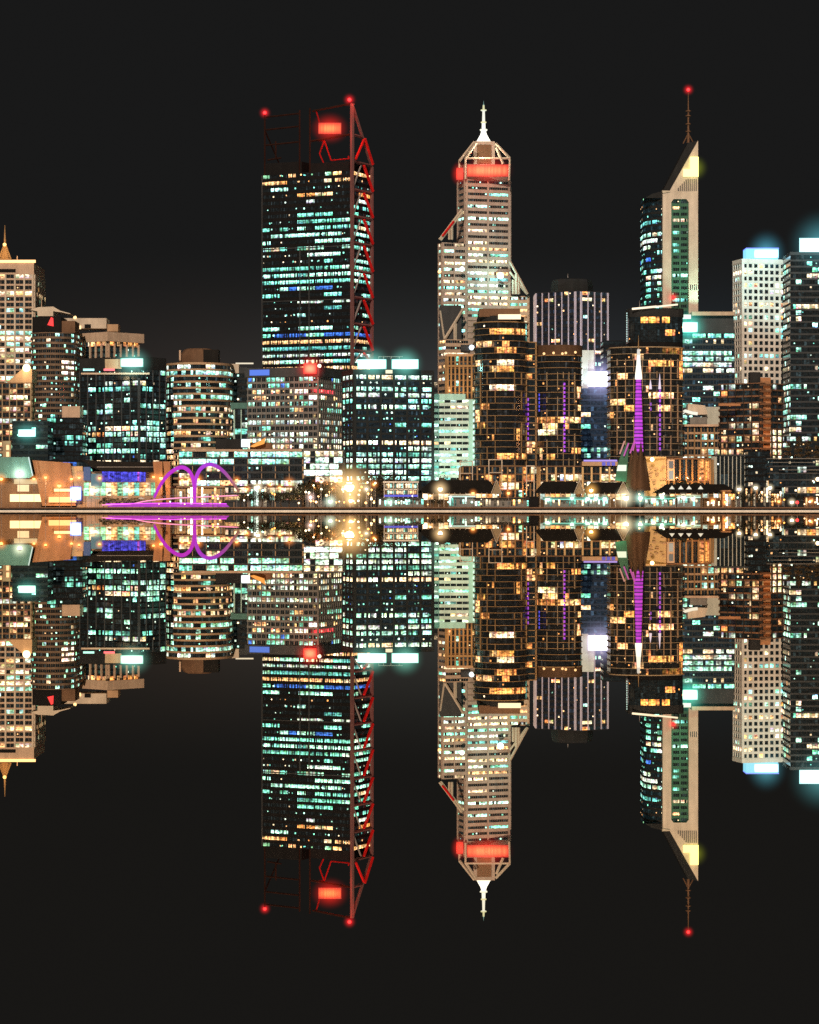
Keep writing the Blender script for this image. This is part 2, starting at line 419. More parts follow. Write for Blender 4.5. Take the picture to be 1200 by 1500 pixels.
mast(t, 61, 434, 452, D+10, .3, 'cream')
# --- cream office with tall columns
D = 1500; poly = foot2(109, 158, 203, D, 42)
t = block('office_tower', 'dark tower with slender cream columns under a deep cream top band', 'tower', poly)
tower(t, poly, Z(500,D), H(8.2,D), zvis=Z(650,D), sp=.25, sd=.15, bay=H(12.5,D), sub=2, fin=(.8,1.0), rows='9.1.1..1.2.1.1', pals='wctctctctcttwt', wall='black', finm='cream', seed=8, spark=.05)
o2 = offset(poly, 2.2); MB().prism(o2, Z(500,D), Z(486.5,D)).build('top_band', 'cream', t)
part_box(t, 'plant_room', 'cream_pale', 87, 156, 466, 481, D+12, 18); part_box(t, 'plant_room', 'tan', 157, 173, 475, 485.5, D+14, 12)
MB().box(X(105,D), X(115,D), D+11.4, D+11.9, Z(480,D), Z(475,D), (1.8,1.2,.6)).build('window', 'surface_glow', t)
part_box(t, 'louvre', 'black', 124, 133, 475, 480.5, D+11.5, .3)
MB().ball(P(110,465,D+12), .9, (2.5,1.6,.7)).build('floodlight','surface_glow',t)
# --- dark glass tower with white sign and terrace line
D = 1400; poly = foot2(117, 204, 243, D, 32)
t = block('office_tower', 'black glass tower with teal lit floors and a blank white sign on its top', 'tower', poly)
tower(t, poly, Z(541,D), H(8.3,D), zvis=Z(678,D), sp=.24, sd=.12, bay=H(16,D), sub=1.3, fin=(.55,.5), rows='1.535163254463424', pals='ttctttmtttmwtbtbt', wall='black', finm='slate', seed=9, spark=.10)
MB().prism(offset(poly,.2), Z(541,D), Z(522,D)).build('parapet', 'dark', t)
glowpanel(t, 'sign', X(178,D), X(211,D), D-4, Z(538,D), Z(525.5,D), (2.2,3.0,2.6), (.2,.75,.62), seed=4, hz=(1.1,2.4,(.3,.9,.75),1.3))
part_box(t, 'terrace', 'cream', 119, 219, 546, 548.5, D-3.5, 2)
part_box(t, 'terrace_screen', 'tan', 154, 178, 526, 540, D-2, 1.5)
for a, c in ((130,(.7,1.6,1.4)),(160,(1.6,.25,.3))):
    MB().box(X(a-7,D),X(a+9,D),D-3,D-2.5,Z(543.5,D),Z(540.5,D),c).build('sign','surface_glow',t)
pointlight('sign_lamp', P(194,531,D-14), 9000, (.6,1,.9))
# --- low dark glass annex with pale top box
D = 1375; poly = foot1(69, 121, D, 18)
t = block('office_block', 'low dark glass block with a bare cream box on one roof end', 'office block', poly)
tower(t, poly, Z(613,D), H(8.3,D), sp=.25, sd=.12, bay=4.5, sub=1.2, rows='4..44.1.', wall='black', seed=10, spark=.09, gain=.8)
part_box(t, 'plant_room', 'cream', 91, 117, 595, 612.7, D+1, 14)
# --- round banded tower
D = 1430; poly = footarc(245, 338, D, 22, 14, 20)
t = block('office_tower', 'round tower of thin tan floor bands topped by a dark drum', 'tower', poly)
tower(t, poly, Z(534,D), H(8.85,D), zvis=Z(700,D), sp=.33, sd=.8, bay=4.5, sub=1.3, rows='39122625231325799532', pals='cttttttmtwcwtmccwwww', wall='black', spm='tan', seed=11, spark=.06, par=1.2)
cx, cy = X(291,D+25), D+25
MB().lathe((cx,cy), [(H(29,D),Z(531,D)),(H(29,D),Z(518,D)),(H(22,D),Z(509,D)),(H(18,D),Z(507,D)),(.01,Z(507,D))], 10).build('crown', 'brown', t)
part_box(t, 'fin_wall', 'cream', 262.5, 265, 513, 528, D+2.5, 3); part_box(t, 'plant_room', 'roof', 298, 320, 512, 531, D+14, 12)
# --- narrow dark block between round tower and wide office
D = 1465; poly = foot1(336, 366, D, 20)
t = block('office_block', 'narrow dark block with a pale top box squeezed beside the round banded tower', 'office block', poly)
tower(t, poly, Z(548,D), H(8.6,D), sp=.4, sd=.2, bay=5, sub=1.4, rows='.112..2323', wall='dark', seed=12, spark=.12)
part_box(t, 'plant_room', 'cream_pale', 338, 350, 533, 547.5, D+.5, 10); part_box(t, 'plant_room', 'slate', 350, 362, 538, 547.5, D+1, 10)
MB().box(X(345,D),X(371,D),D+2,D+2.6,Z(533,D),Z(531,D),(.9,.8,.6)).build('light_strip','surface_glow',t)
D = 1420; poly = foot1(343, 364, D, 14)
t = block('office_block', 'small glass block with teal floors and green stone edge under the narrow dark block', 'office block', poly)
tower(t, poly, Z(600,D), H(9.4,D), sp=.18, sd=.3, bay=4, sub=1.8, fin=(.5,.4), rows='443232', wall='dark', finm='tealpale', seed=13, spark=.3, gain=.8)
part_box(t, 'roof_screen', 'teal', 338, 364, 590, 599.5, D+.5, 8)
# --- wide office with blue and red signs
D = 1400; poly = foot2(363, 466, 503, D, 22)
t = block('office_building', 'wide grey banded office with small blue and glowing red roof signs', 'office building', poly)
tower(t, poly, Z(552,D), H(9.0,D), zvis=Z(720,D), sp=.36, sd=.35, bay=H(7.6,D), sub=1.4, fin=(.5,.42), rows='434352294798969', pals='bbwmmmmcbccccmc', wall='grey', finm='grey', seed=14, spark=.10, rects=((425,452,571,578,(1,.8,.6),1.2),(452,476,577,585,(1,.9,.75),1.7),(456,489,569,576,(1.2,.06,.08),.9),(480,500,595,604,TEAL,.9)))
MB().prism(offset(poly,1.2), Z(551,D), Z(537.5,D)).build('roof_band', 'slate', t)
L_, C_ = Vector(poly[0]), Vector(poly[1])
def on(A, B, px):
    k = (px-600)/F; d_ = B-A; s_ = (k*A.y - A.x)/(d_.x - k*d_.y); return A + d_*s_
p = on(L_, C_, 366); q = on(L_, C_, 395)
b = MB(); b.face([(p.x,p.y-1.6,Z(548.5,D)),(q.x,q.y-1.6,Z(548.5,D)),(q.x,q.y-1.6,Z(540,D)),(p.x,p.y-1.6,Z(540,D))], (.09,.22,.85)); b.build('sign','surface_glow',t)
glowpanel(t, 'sign', X(445,D), X(464,D), D-2.5, Z(548,D), Z(532.5,D), (2.8,.5,.25), (.9,.008,.008), seed=5, soft=(1.2,1.4), hz=(1.4,1.6,(1,.02,.02),2.2))
MB().ball(P(468,536,D-1), 1.0, (2.4,2,1.4)).build('floodlight','surface_glow',t)
pointlight('sign_lamp', P(455,541,D-10), 6000, (1,.12,.08))
# --- long low building in front, roof edge, white and amber roof lights
D = 1345; poly = foot1(262, 444, D, 26)
t = block('office_building', 'long low glass building with a cream roof edge behind the purple bridge', 'office building', poly)
tower(t, poly, Z(662,D), H(10.5,D), sp=.30, sd=.3, bay=H(21,D), sub=1.5, fin=(.4,.25), rows='3455996', pals='ttmtccwt', wall='slate', finm='tan', seed=15, spark=.15, gain=.9)
part_box(t, 'roof', 'cream', 270, 442, 658, 661.5, D-1.5, 26)
part_box(t, 'plant_room', 'dark', 316, 354, 643, 657.7, D+3, 10)
glowpanel(t, 'sign', X(353,D), X(366,D), D+2, Z(655,D), Z(643,D), (3,3.2,3.2), (.5,.7,.8), seed=6)
b = MB(); b.extr([(366,654),(389,641),(387,650),(372,655)], D+2.5, 2, (1.1,.42,.07)); b.build('lit_canopy', 'surface_glow', t)
part_box(t, 'plant_room', 'brown', 366, 398, 648, 657.7, D+6, 8)
D = 1352; poly = foot1(441, 503, D, 20)
t = block('office_block', 'brightly lit cream and green block under the wide grey office', 'office block', poly)
tower(t, poly, Z(661,D), H(9.3,D), sp=.2, sd=.4, bay=H(20.5,D), sub=2.0, fin=(.5,.4), rows='99985', pals='ccccc', wall='grey', finm='slate', seed=16, gain=1.35)
# --- the tall braced tower
D = 1610; poly = foot2(384, 514.0, 542.5, D, 25)
t = block('skyscraper', 'tall black tower with red steel bracing up one side and red roof lamps', 'skyscraper', poly)
T1rows = '86343334773342999637213499699641211'
T1pal  = 'gwtwtbttttmttttttbttttwtbwtttwtttttt'
tower(t, poly, Z(250,D), H(9.85,D), zvis=Z(540,D), sp=.50, sd=.15, bay=H(14.5,D), sub=.75, fin=(.45,.12), rows=T1rows, pals=T1pal, wall='black', seed=17, spark=.085, gain=1.25, dark=(.003,.0045,.005))
A_, B_, R_ = Vector(poly[0]), Vector(poly[1]), Vector(poly[2]); BK = Vector(poly[3])
nF = Vector(((B_-A_).normalized().y, -(B_-A_).normalized().x)); nS = Vector(((R_-B_).normalized().y, -(R_-B_).normalized().x))
def FP(u, py, off=.9): p = A_ + (B_-A_)*u + nF*off; return (p.x, p.y, Z(py, D))
def SP(u, py, off=.9): p = B_ + (R_-B_)*u + nS*off; return (p.x, p.y, Z(py, D))
FU = lambda px: (on(A_, B_, px) - A_).length / (B_-A_).length
tr = MB()
tr.bar(SP(0,535), SP(0,152), 1.7); tr.bar(SP(1,535), SP(1,236), 1.7); tr.bar(SP(0,153), SP(1,236), 1.3)
ys = [197,236,277,316,355,396,435,474,513]
for y in ys[1:]: tr.bar(SP(0,y), SP(1,y), 1.3)
tr.bar(SP(0,197), SP(.5,197), 1.2)
tr.build('side_truss', 'redsteel', t)
RL = wallmat('redlit', (.75,.02,.02)); rd = MB(); gd = MB()
for a, c in zip(ys[1:], ys[2:] + [535]):
    MB().bar(SP(.5,a+3,2.2), SP(.97,c-3,2.2), 1.2).build('brace', RL, t); gd.bar(SP(.45,a+3), SP(.05,c-3), .7)
rd.bar(SP(.55,199,2.2), SP(.97,234,2.2), 1.1); rd.bar(SP(.5,201,2.2), SP(.08,233,2.2), 1.0)
rd.build('crown_brace', RL, t); gd.build('brace', 'steel', t)
fr = MB()
for y in (360,438,516): fr.bar(FP(0,y,.5), FP(1,y,.5), .55)
for px, y0 in ((384,250),(440,360),(453.5,360)): fr.bar(FP(max(.005,FU(px)),535,.5), FP(max(.005,FU(px)),y0,.5), .6)
fr.build('front_frame', 'slate', t)
cr = MB()
for y, a, c in ((163,390,438),(182,390,437),(205,388,437),(227,392,412)): cr.bar(FP(FU(a),y,0), FP(FU(c),y-2,0), .7)
for px, y0, y1 in ((388,250,157),(404,227,200),(439,250,156),(454,250,154)): cr.bar(FP(FU(px),y0,0), FP(FU(px),y1,0), .7)
cr.bar(FP(FU(458),159,0), FP(.99,152,0), .9); cr.bar(FP(FU(456),203,0), FP(.99,197,0), .9)
bk = lambda u, py: ((A_+(BK-A_)*u).x, (A_+(BK-A_)*u).y, Z(py,D))
cr.bar((BK.x,BK.y,Z(245,D)), (BK.x,BK.y,Z(236,D)), .7); cr.bar(FP(FU(388),182,0), bk(1,236), .6)
cr.build('crown_frame', wallmat('rust', (.030,.013,.010)), t)
rc = MB()
for a, y0, c, y1 in ((460,202,474,203),(474,203,467,222),(467,222,473,236),(474,203,484,233),(484,233,511,232),(509,228,511,232),(462,158,467,176)): rc.bar(FP(FU(a),y0,-1), FP(FU(c),y1,-1), .6)
rc.build('crown_brace', wallmat('red_dim', (.34,.012,.012)), t)
MB().prism([tuple(A_+(B_-A_)*.55), tuple(A_+(B_-A_)*.98), tuple(BK+(R_-BK)*.98), tuple(BK+(R_-BK)*.55)], Z(250,D), Z(236,D)).build('plant_room', 'black', t)
MB().prism([tuple(A_+(B_-A_)*.03), tuple(A_+(B_-A_)*.45), tuple(BK+(R_-BK)*.45), tuple(BK+(R_-BK)*.03)], Z(250,D), Z(232,D)).build('plant_room', 'black', t)
sp_ = FP(FU(483), 186, 1.0)
glowpanel(t, 'sign', X(466.5,sp_[1]), X(500,sp_[1]), sp_[1], Z(194.5,D), Z(178,D), (2.8,.40,.10), (.50,.004,.004), seed=8, nx=20, letters=1, soft=(.7,1.5), hz=(1.0,1.7,(1,.02,.012),1.7))
pointlight('sign_lamp', (sp_[0], sp_[1]-9, sp_[2]-5), 9000, (1,.06,.04))
beacon(t, FP(FU(388),156.5,0), 1.6); beacon(t, FP(.985,146,0), 1.7)
pointlight('beacon_lamp', (FP(.985,146)[0]+3, FP(.985,146)[1]-7, FP(.985,150)[2]), 6000, (1,.08,.06))
for y in (300,380,450,515): spot('brace_floodlight', (SP(.5,y)[0]+25, SP(.5,y)[1]-40, Z(y+14,D)), SP(.6,y), 16000, (1,.2,.18), 42)
# --- teal office with twin roof signs
D = 1370; poly = foot2(502, 518.5, 635, D, 74)
t = block('office_building', 'broad black glass office with two brilliant pale green roof signs', 'office building', poly)
tower(t, poly, Z(549,D), H(8.75,D), zvis=Z(715,D), sp=.34, sd=.2, bay=H(21.5,D), sub=1.0, fin=(1.2,.5), rows='938776121.19287869', pals='cktktttbbbbktbktktt', wall='dark', finm='dark', seed=18, spark=.12, gain=1.15, dark=(.004,.008,.011))
MB().prism(offset(poly,.4), Z(549,D), Z(541,D)).build('parapet', 'dark', t)
for a, c, s in ((524,566,1),(574,613,2)): glowpanel(t, 'sign', X(a,D), X(c,D), D-.6, Z(540.5,D), Z(526.5,D), (2.6,3.6,3.2), (.45,1.5,1.25), seed=s, dep=1.2, hz=(.85,2.4,(.22,.80,.66),1.5))
MB().box(X(565,D),X(575,D),D-.5,D+.2,Z(547,D),Z(542,D),(1.1,.95,.65)).build('window','surface_glow',t)
for a in (545,593): pointlight('sign_lamp', P(a,533,D-12), 6000, (.4,1,.85))
b = MB()
for a in (555,562,573,585): b.tube([P(a,527,D+3),P(a,522,D+3)],.15,4)
b.bar(P(555,522.5,D+3),P(590,522.5,D+3),.2); b.build('antenna','steel',t)
# --- pale striped building
D = 1405; poly = foot1(634, 686, D, 24)
t = block('office_building', 'pale green striped office with bright floors between twin sign office and round apartments', 'office building', poly)
tower(t, poly, Z(586,D), H(8.75,D), sp=.55, sd=.3, bay=H(9,D), sub=2.2, rows='9523394479968', pals='cctttttcttttt', wall='palewall', seed=19, spark=.15, gain=1.2)
part_box(t, 'parapet', 'tealpale', 634, 682, 577, 585.7, D-.4, 24)
part_box(t, 'stair_tower', 'tealpale', 687, 695, 585, 720, D-1, 20)
b = MB()
for k in range(14): b.box(X(693,D), X(695.2,D), D-1.3, D-1.05, Z(592+k*8.7,D), Z(588+k*8.7,D), (.9,1.3,1.15))
b.build('light_strip', 'surface_glow', t)
spot('facade_floodlight', P(655,735,D-45), P(660,650,D), 90000, (.55,1,.8), 60)
# --- ribbed tan block
D = 1470; poly = foot1(655, 697, D, 24)
t = block('office_block', 'tan block of close upright ribs below the white spired skyscraper', 'office block', poly)
tower(t, poly, Z(522,D), H(9,D), zvis=Z(600,D), sp=.2, sd=.1, bay=H(5.9,D), sub=2, fin=(.9,.9), rows='1.1212133', pals='tttwtwtwww', wall='brown', finm='gold', seed=20, spark=.12, gain=.8)
part_box(t, 'cross_beam', 'gold', 655, 697, 534.5, 537.5, D-1.2, .7); part_box(t, 'roof', 'tan', 654, 697, 518.5, 522, D-1, 24)
b = MB(); b.tube([P(675,511,D+4), P(689,511,D+4)], H(6,D), 12); b.build('tank', 'slate', t)
MB().ball(P(691,509,D+1), 1.4, (2.2,2.8,3.2)).build('floodlight', 'surface_glow', t)
spot('facade_floodlight', P(675,600,D-20), P(675,535,D), 30000, (1,.6,.25), 70)
# --- the white-spired skyscraper
D = 1600; poly = foot2(671, 682, 747, D, 72)
t = block('skyscraper', 'pinkish stepped skyscraper with brilliant white spire and broad glowing red sign', 'skyscraper', poly)
tower(t, poly, Z(264,D), H(8.92,D), zvis=Z(470,D), sp=.56, sd=.5, bay=H(32,D), sub=1.3, fin=(1.2,.8), rows='11213444334999899989996', pals='ttttttttttcctctctctcctt', wall='pinkstone', finm='pinkstone', seed=21, spark=.09, gain=1.6)
MB().prism(poly, Z(264,D), Z(240,D)).build('crown', 'pinkstone', t)
p2 = foot2(643, 648, 683, D-6, 74)
tower(t, p2, Z(358,D), H(8.92,D), zvis=Z(505,D), sp=.54, sd=.5, bay=H(17,D), sub=1.3, fin=(.8,.7), rows='7247978997841231', pals='cttcttctcttttttt', wall='pinkstone', finm='pinkstone', seed=22, spark=.10, gain=1.5, name='wing_wall')
p3 = foot2(643, 653, 686, D-30, 70)
tower(t, p3, Z(503,D), H(8.92,D), zvis=Z(600,D), sp=.55, sd=.5, bay=H(16,D), sub=1.4, rows='4645454', pals='ctctctc', wall='cream', seed=23, spark=.1, name='podium_wall')
p4 = foot1(745, 774, D+6, 26)
tower(t, p4, Z(434,D), H(8.92,D), zvis=Z(560,D), sp=.54, sd=.5, bay=H(14,D), sub=1.4, fin=(.8,.7), rows='67576565', pals='ctcwccwc', wall='cream', finm='cream', seed=24, spark=.1, name='wing_wall')
part_box(t, 'wing_wall', 'slate', 644, 676, 447, 500, D-14, 6)
def br(a, y0, c, y1, dd=-8, w=1.1): MB().bar(P(a,y0,D+dd), P(c,y1,D+dd), w).build('brace', 'cream_pale', t)
br(644,351,677,307); br(662,351,662,330); br(658,351,658,334,-8,.8); br(646,352,678,311,-8,.7)
br(747,383,773,431,2); br(747,398,771,430,2,.8); br(757,431,757,402,2,1.6); br(752,431,752,410,2); br(760,431,760,408,2)
br(652,496,679,452,-16); br(667,500,667,474,-16,1.4); br(645,455,651,497,-16,.7)
br(695,208,673,236,-2); br(698,209,682,233,-3); br(726,210,747,232,-3); br(727,216,737,240,-3); br(673,236,673,264,0,.8); br(747,232,746,264,-3,.8); br(682,231,682,262,-3,.8); br(682,232,747,232,-3,.8)
b = MB(); b.bar(P(648,346,D-9), P(665,324,D-9), .9); b.build('brace', 'redlit', t)
part_box(t, 'crown_core', 'pinkstone', 694, 725, 207, 243, D+8, 18); part_box(t, 'crown_core', 'brown', 699, 720, 212, 239.5, D+7.4, 1)
b = MB(); x, y = X(709.5,D), D+14; sc = lambda v: H(v,D)
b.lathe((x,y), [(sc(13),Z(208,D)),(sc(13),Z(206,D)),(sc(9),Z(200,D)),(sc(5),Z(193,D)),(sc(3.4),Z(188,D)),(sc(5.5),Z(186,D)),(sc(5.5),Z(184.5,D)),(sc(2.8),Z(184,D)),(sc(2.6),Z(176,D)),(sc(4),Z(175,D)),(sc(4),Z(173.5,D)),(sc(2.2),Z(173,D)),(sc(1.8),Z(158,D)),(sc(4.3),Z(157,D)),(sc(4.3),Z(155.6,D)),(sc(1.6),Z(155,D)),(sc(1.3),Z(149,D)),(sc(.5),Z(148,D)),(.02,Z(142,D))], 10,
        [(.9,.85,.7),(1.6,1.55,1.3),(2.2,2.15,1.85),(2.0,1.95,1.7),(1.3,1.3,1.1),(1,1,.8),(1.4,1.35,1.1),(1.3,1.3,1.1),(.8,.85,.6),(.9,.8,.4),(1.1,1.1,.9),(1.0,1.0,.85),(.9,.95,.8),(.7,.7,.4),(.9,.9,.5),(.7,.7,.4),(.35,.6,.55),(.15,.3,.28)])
b.build('spire', 'surface_glow', t)
glowpanel(t, 'sign', X(684,D), X(745,D), D-2.2, Z(259.5,D), Z(241.5,D), (2.6,.36,.13), (.60,.006,.005), seed=12, nx=28, letters=1, soft=(.35,1.6), hz=(.70,1.6,(1,.02,.012),1.5))
glowpanel(t, 'sign', X(668.5,D), X(678.5,D), D-1.4, Z(264,D), Z(246,D), (2.0,.06,.03), (.30,.004,.004), seed=13, hz=(1.6,1.2,(1,.02,.012),1.7))
pointlight('sign_lamp', P(714,252,D-8), 2600, (1,.10,.06)); pointlight('spire_floodlight', P(709,222,D-8), 7000, (1,.85,.6))
MB().ball(P(733,404,D-3), 1.9, (3.5,6,5.5)).build('floodlight','surface_glow',t); MB().ball(P(644,398,D-10), 1.0, (3,1.6,.6)).build('floodlight','surface_glow',t); MB().ball(P(677,394,D-10), 1.4, (3,3.4,3)).build('floodlight','surface_glow',t)
pointlight('facade_floodlight', P(731,404,D-9), 9000, (.45,1,.9))
# --- tower with white fins and drum
D = 1560; poly = [*footarc(785.5, 890, D, 0.01, 30, 2)]
xa, xb, xc_, xd = X(785.5,D+14), X(843,D), X(851,D), X(890,D+10)
poly = [(xa, D+34), (xa, D+14), (xb, D), (xc_, D), (xd, D+10), (xd, D+34)]
t = block('office_tower', 'black tower ruled with white upright fins under a dark octagonal drum', 'tower', poly)
tower(t, poly, Z(427,D), H(8.6,D), zvis=Z(560,D), sp=.45, sd=.12, bay=H(12,D), sub=1.6, fin=(.5,.7), rows='1311212212343', pals='wwcwtwtwwwkkk', wall='dark', finm='fin', seed=25, spark=.06, dark=(.004,.006,.010))
MB().lathe((X(838,D+18),D+18), [(H(31,D),Z(427,D)),(H(31,D),Z(415,D)),(H(29,D),Z(407,D)),(H(26,D),Z(406,D)),(.01,Z(406,D))], 8).build('drum', 'dark', t)
mast(t, 832, 401, 407, D+18, .3)
spot('facade_floodlight', P(900,560,D-60), P(850,470,D), 60000, (.8,.75,1), 50)
# --- blue dark block with the blazing white sign
D = 1450; poly = foot1(851, 894, D, 22)
t = block('office_block', 'narrow navy glass block topped by a blazing white sign', 'office block', poly)
tower(t, poly, Z(570,D), H(8.6,D), zvis=Z(690,D), sp=.3, sd=.1, bay=5.2, sub=1.7, rows='5.1.2111.12', pals='ctttwtttttt', wall='navy', seed=26, spark=.08, dark=(.006,.012,.022))
part_box(t, 'lift_shaft', 'palewall', 852, 870, 513, 570, D+3, 10)
glowpanel(t, 'sign', X(861,D), X(898,D), D-2, Z(566.5,D), Z(544.5,D), (5,5,6), (1.3,1.2,2.0), seed=14, dep=1, hz=(1.2,2.0,(.55,.55,1),2.0))
b = MB()
for k in range(22): b.box(X(892.6,D), X(894,D), D-.5, D-.1, Z(582+k*4.8,D), Z(579.5+k*4.8,D), (.4,.75,1.0) if k % 3 else (1,1,1))
b.build('light_strip', 'surface_glow', t)
pointlight('sign_lamp', P(879,555,D-14), 12000, (.9,.9,1)); spot('facade_floodlight', P(861,572,D-10), P(861,535,D+3), 9000, (.6,1,.95), 70)
# --- round apartment towers
def slabs_and_lines(t, poly, ztop, zb, fh, lines, D, mat, wid=.28, seed=0):
    """uneven gilded upright lines on a glass front, each spanning a few floors"""
    rng = random.Random(seed)
    pts = [Vector(p) for p in poly]
    for px in lines:
        b = MB()
        for i in range(len(pts)-1):
            a, c = pts[i], pts[i+1]
            if (c-a).length < .01: continue
            pa, pc = PX(*a), PX(*c)
            if pa <= px <= pc and (c-a).x > 0:
                p = on(a, c, px); u = (c-a).normalized(); nr = Vector((u.y,-u.x))
                z = ztop
                while z - fh > zb:
                    if rng.random() < .82:
                        q = [p-u*wid+nr*.1, p-u*wid+nr*.75, p+u*wid+nr*.75, p+u*wid+nr*.1]
                        b.prism([(v.x,v.y) for v in q], z-fh, z-.02)
                    z -= fh
                break
        if b.f: b.build('mullion', mat, t)
D = 1340; poly = footarc(696, 772, D, 14, 14, 16)
t = block('apartment_tower', 'round fronted black apartment tower with thin gilded lines and a brown cap', 'apartment tower', poly)
tower(t, poly, Z(472,D), H(9.15,D), zvis=Z(690,D), sp=.09, sd=.75, bay=5, sub=1.5, rows='.'*30, pals='a'*30, wall='black', spm='gold', seed=27, spark=.012, dark=(.004,.004,.004),
      rects=((697,710,472,476,AMBER,.9),(716,770,479,487,AMBER,1.3),(698,723,498,506,WARM,1.0),(735,746,498,506,AMBER,.9),(725,757,507,515,AMBER,1.0),(697,706,527,536,WARM,1.4),(726,754,526,536,CREAM,1.5),(716,726,535,545,WARM,.9),(727,752,535,545,AMBER,.9),
             (716,726,563,572,CREAM,1.3),(727,755,563,572,CREAM,1.5),(706,716,590,599,AMBER,.7),(697,703,598,616,WARM,1.2),(726,770,662,674,AMBER,1.2),(700,710,618,626,AMBER,.6),(756,763,630,650,AMBER,.5),(719,725,636,645,AMBER,.4)))
slabs_and_lines(t, poly, Z(545,D), Z(690,D), H(9.15,D), [705,714.5,726,753,763,770], D, 'gold', .15, 3)
part_box(t, 'cap', 'brown', 702, 762, 452, 464, D+3, 20); MB().prism(offset(footarc(698,769,D+1,12,14,14),-.5), Z(472,D), Z(462,D)).build('penthouse', 'dark', t)
MB().box(X(730,D), X(763,D), D-.2, D+1, Z(467.5,D), Z(460.5,D), (1.7,1.25,.8)).build('window', 'surface_glow', t)
p2 = foot1(770, 785, D+12, 18)
tower(t, p2, Z(500,D), H(9.15,D), zvis=Z(690,D), sp=.13, sd=.5, bay=4, sub=1.6, fin=(.35,.5), rows='..1..2.1.2.1.2', pals='a'*20, wall='black', finm='gold', spm='gold', seed=28, spark=.06, name='wing_wall')
b = MB()
for k in range(9): b.box(X(774.3,D), X(776,D), D+9.8, D+11.2, Z(586+k*7.2,D), Z(582+k*7.2,D), (.42,.05,.85))
b.build('light_strip', 'surface_glow', t)
D = 1350; poly = footarc(787, 851, D, 10, 14, 14)
t = block('apartment_tower', 'shorter black apartment tower with a glowing violet light strip', 'apartment tower', poly)
tower(t, poly, Z(521,D), H(9.0,D), zvis=Z(690,D), sp=.09, sd=.75, bay=4.2, sub=1.4, rows='.'*30, pals='a'*30, wall='black', spm='gold', seed=29, spark=.025, dark=(.004,.004,.004),
      rects=((826,829,536,556,CREAM,1.2),(787,851,613,617,AMBER,.5),(822,848,610,620,WARM,1.5),(795,816,620,628,WARM,1.1),(788,818,629,638,CREAM,1.3),(828,836,621,630,AMBER,1),(790,795,655,675,WARM,1.2),(800,812,662,675,AMBER,1.1),(838,850,655,668,AMBER,1.1),(846,851,568,582,WARM,1.0),(846,851,596,606,WARM,1.0)))
slabs_and_lines(t, poly, Z(545,D), Z(690,D), H(9.0,D), [802,817,825,833,841], D, 'goldpale', .16, 5)
MB().prism(offset(poly,.6), Z(521,D), Z(505,D)).build('cap', 'copper', t)
b = MB()
for a in (797,811,824,829,843): b.ball(P(a, 516+(a%3), D-.6), .65, (1.7,1.0,.45), 6, 4)
b.build('downlight', 'surface_glow', t)
b = MB()
for k in range(17): b.box(X(825.5,D), X(828,D), D-1.6, D-.9, Z(564.5+k*6.1,D), Z(561+k*6.1,D), (.50,.05,.90))
b.build('light_strip', 'surface_glow', t)
b = MB()
for k in range(5): b.box(X(789,D+4), X(790.6,D+4), D+1.5, D+3, Z(580+k*5.6,D), Z(576.5+k*5.6,D), (.06,.06,.9))
b.build('light_strip', 'surface_glow', t)
D = 1345; poly = footarc(894, 1000, D, 12, 20, 16)
t = block('apartment_tower', 'broad black apartment tower with amber windows behind the purple lit spire', 'apartment tower', poly)
tower(t, poly, Z(509,D), H(9.4,D), zvis=Z(680,D), sp=.08, sd=.75, bay=4.6, sub=1.2, rows='.'*30, pals='a'*30, wall='black', spm='goldpale', seed=30, spark=.03, dark=(.006,.005,.004),
      rects=((927,942,520,529,WARM,1.0),(945,951,511,519,AMBER,.9),(950,988,529,539,AMBER,1.3),(906,919,547,557,WARM,1.2),(946,952,539,550,AMBER,.8),(901,906,559,567,AMBER,.7),(894,918,586,596,WARM,1.3),(915,928,595,603,AMBER,1.3),(950,988,575,585,WARM,1.5),(962,988,595,603,WARM,1.3),(893,899,605,615,AMBER,1),(946,951,566,572,WARM,.8),(954,958,620,627,WARM,.9),(996,1000,510,560,ORANGE,.8),(970,1000,510,520,ORANGE,.25)))
slabs_and_lines(t, poly, Z(525,D), Z(675,D), H(9.4,D), [905,917,929,941,952,962,972,982,992], D, 'tan', .12, 6)
p2 = footarc(921, 1000, D+10, 6, 16, 10)
tower(t, p2, Z(462,D), H(9.4,D), zvis=Z(509,D), sp=.05, sd=.1, bay=4, sub=1.4, rows='.....', pals='ooooo', wall='black', seed=31, spark=.03, zbot=Z(509,D), name='upper_wall', rects=((937,965,462,473,ORANGE,1.3),(970,983,462,473,ORANGE,1.4),(976,990,482,491,AMBER,1.0)))
MB().prism(offset(p2,.4), Z(462,D), Z(449,D)).build('cap', 'dark', t)
b = MB(); b.bar(P(926,452.5,D+9), P(962,449,D+9), .7, (1.5,1.25,.9)); b.bar(P(940,451.5,D+8), P(993,446,D+8), .6, (1.3,1.1,.8)); b.build('light_strip', 'surface_glow', t)
b = MB()
for k in range(13): b.box(X(920,D), X(921.2,D), D+9, D+9.6, Z(458+k*3.4,D), Z(456+k*3.4,D), (.6,.9,.85))
b.build('light_strip', 'surface_glow', t)
for (px, y0, y1, c0, sp0, sp1) in ((966.5,571,667,(.42,.06,.75),547,566),(953,590,604,(.25,.05,.45),556,566)):
    b = MB(); n_ = int((y1-y0)/7)
    for k in range(n_): b.box(X(px-1.2,D), X(px+1.2,D), D-1.8, D-1, Z(y0+k*7+4.5,D), Z(y0+k*7,D), c0)
    b.tube([P(px,sp1+4,D-1.5), P(px,sp1,D-1.5), P(px,sp0,D-1.5)], [.7,.6,.05], 6, (.9,.75,.9)); b.build('light_strip','surface_glow',t)
mast(t, 937, 440, 450, D+14, .25)
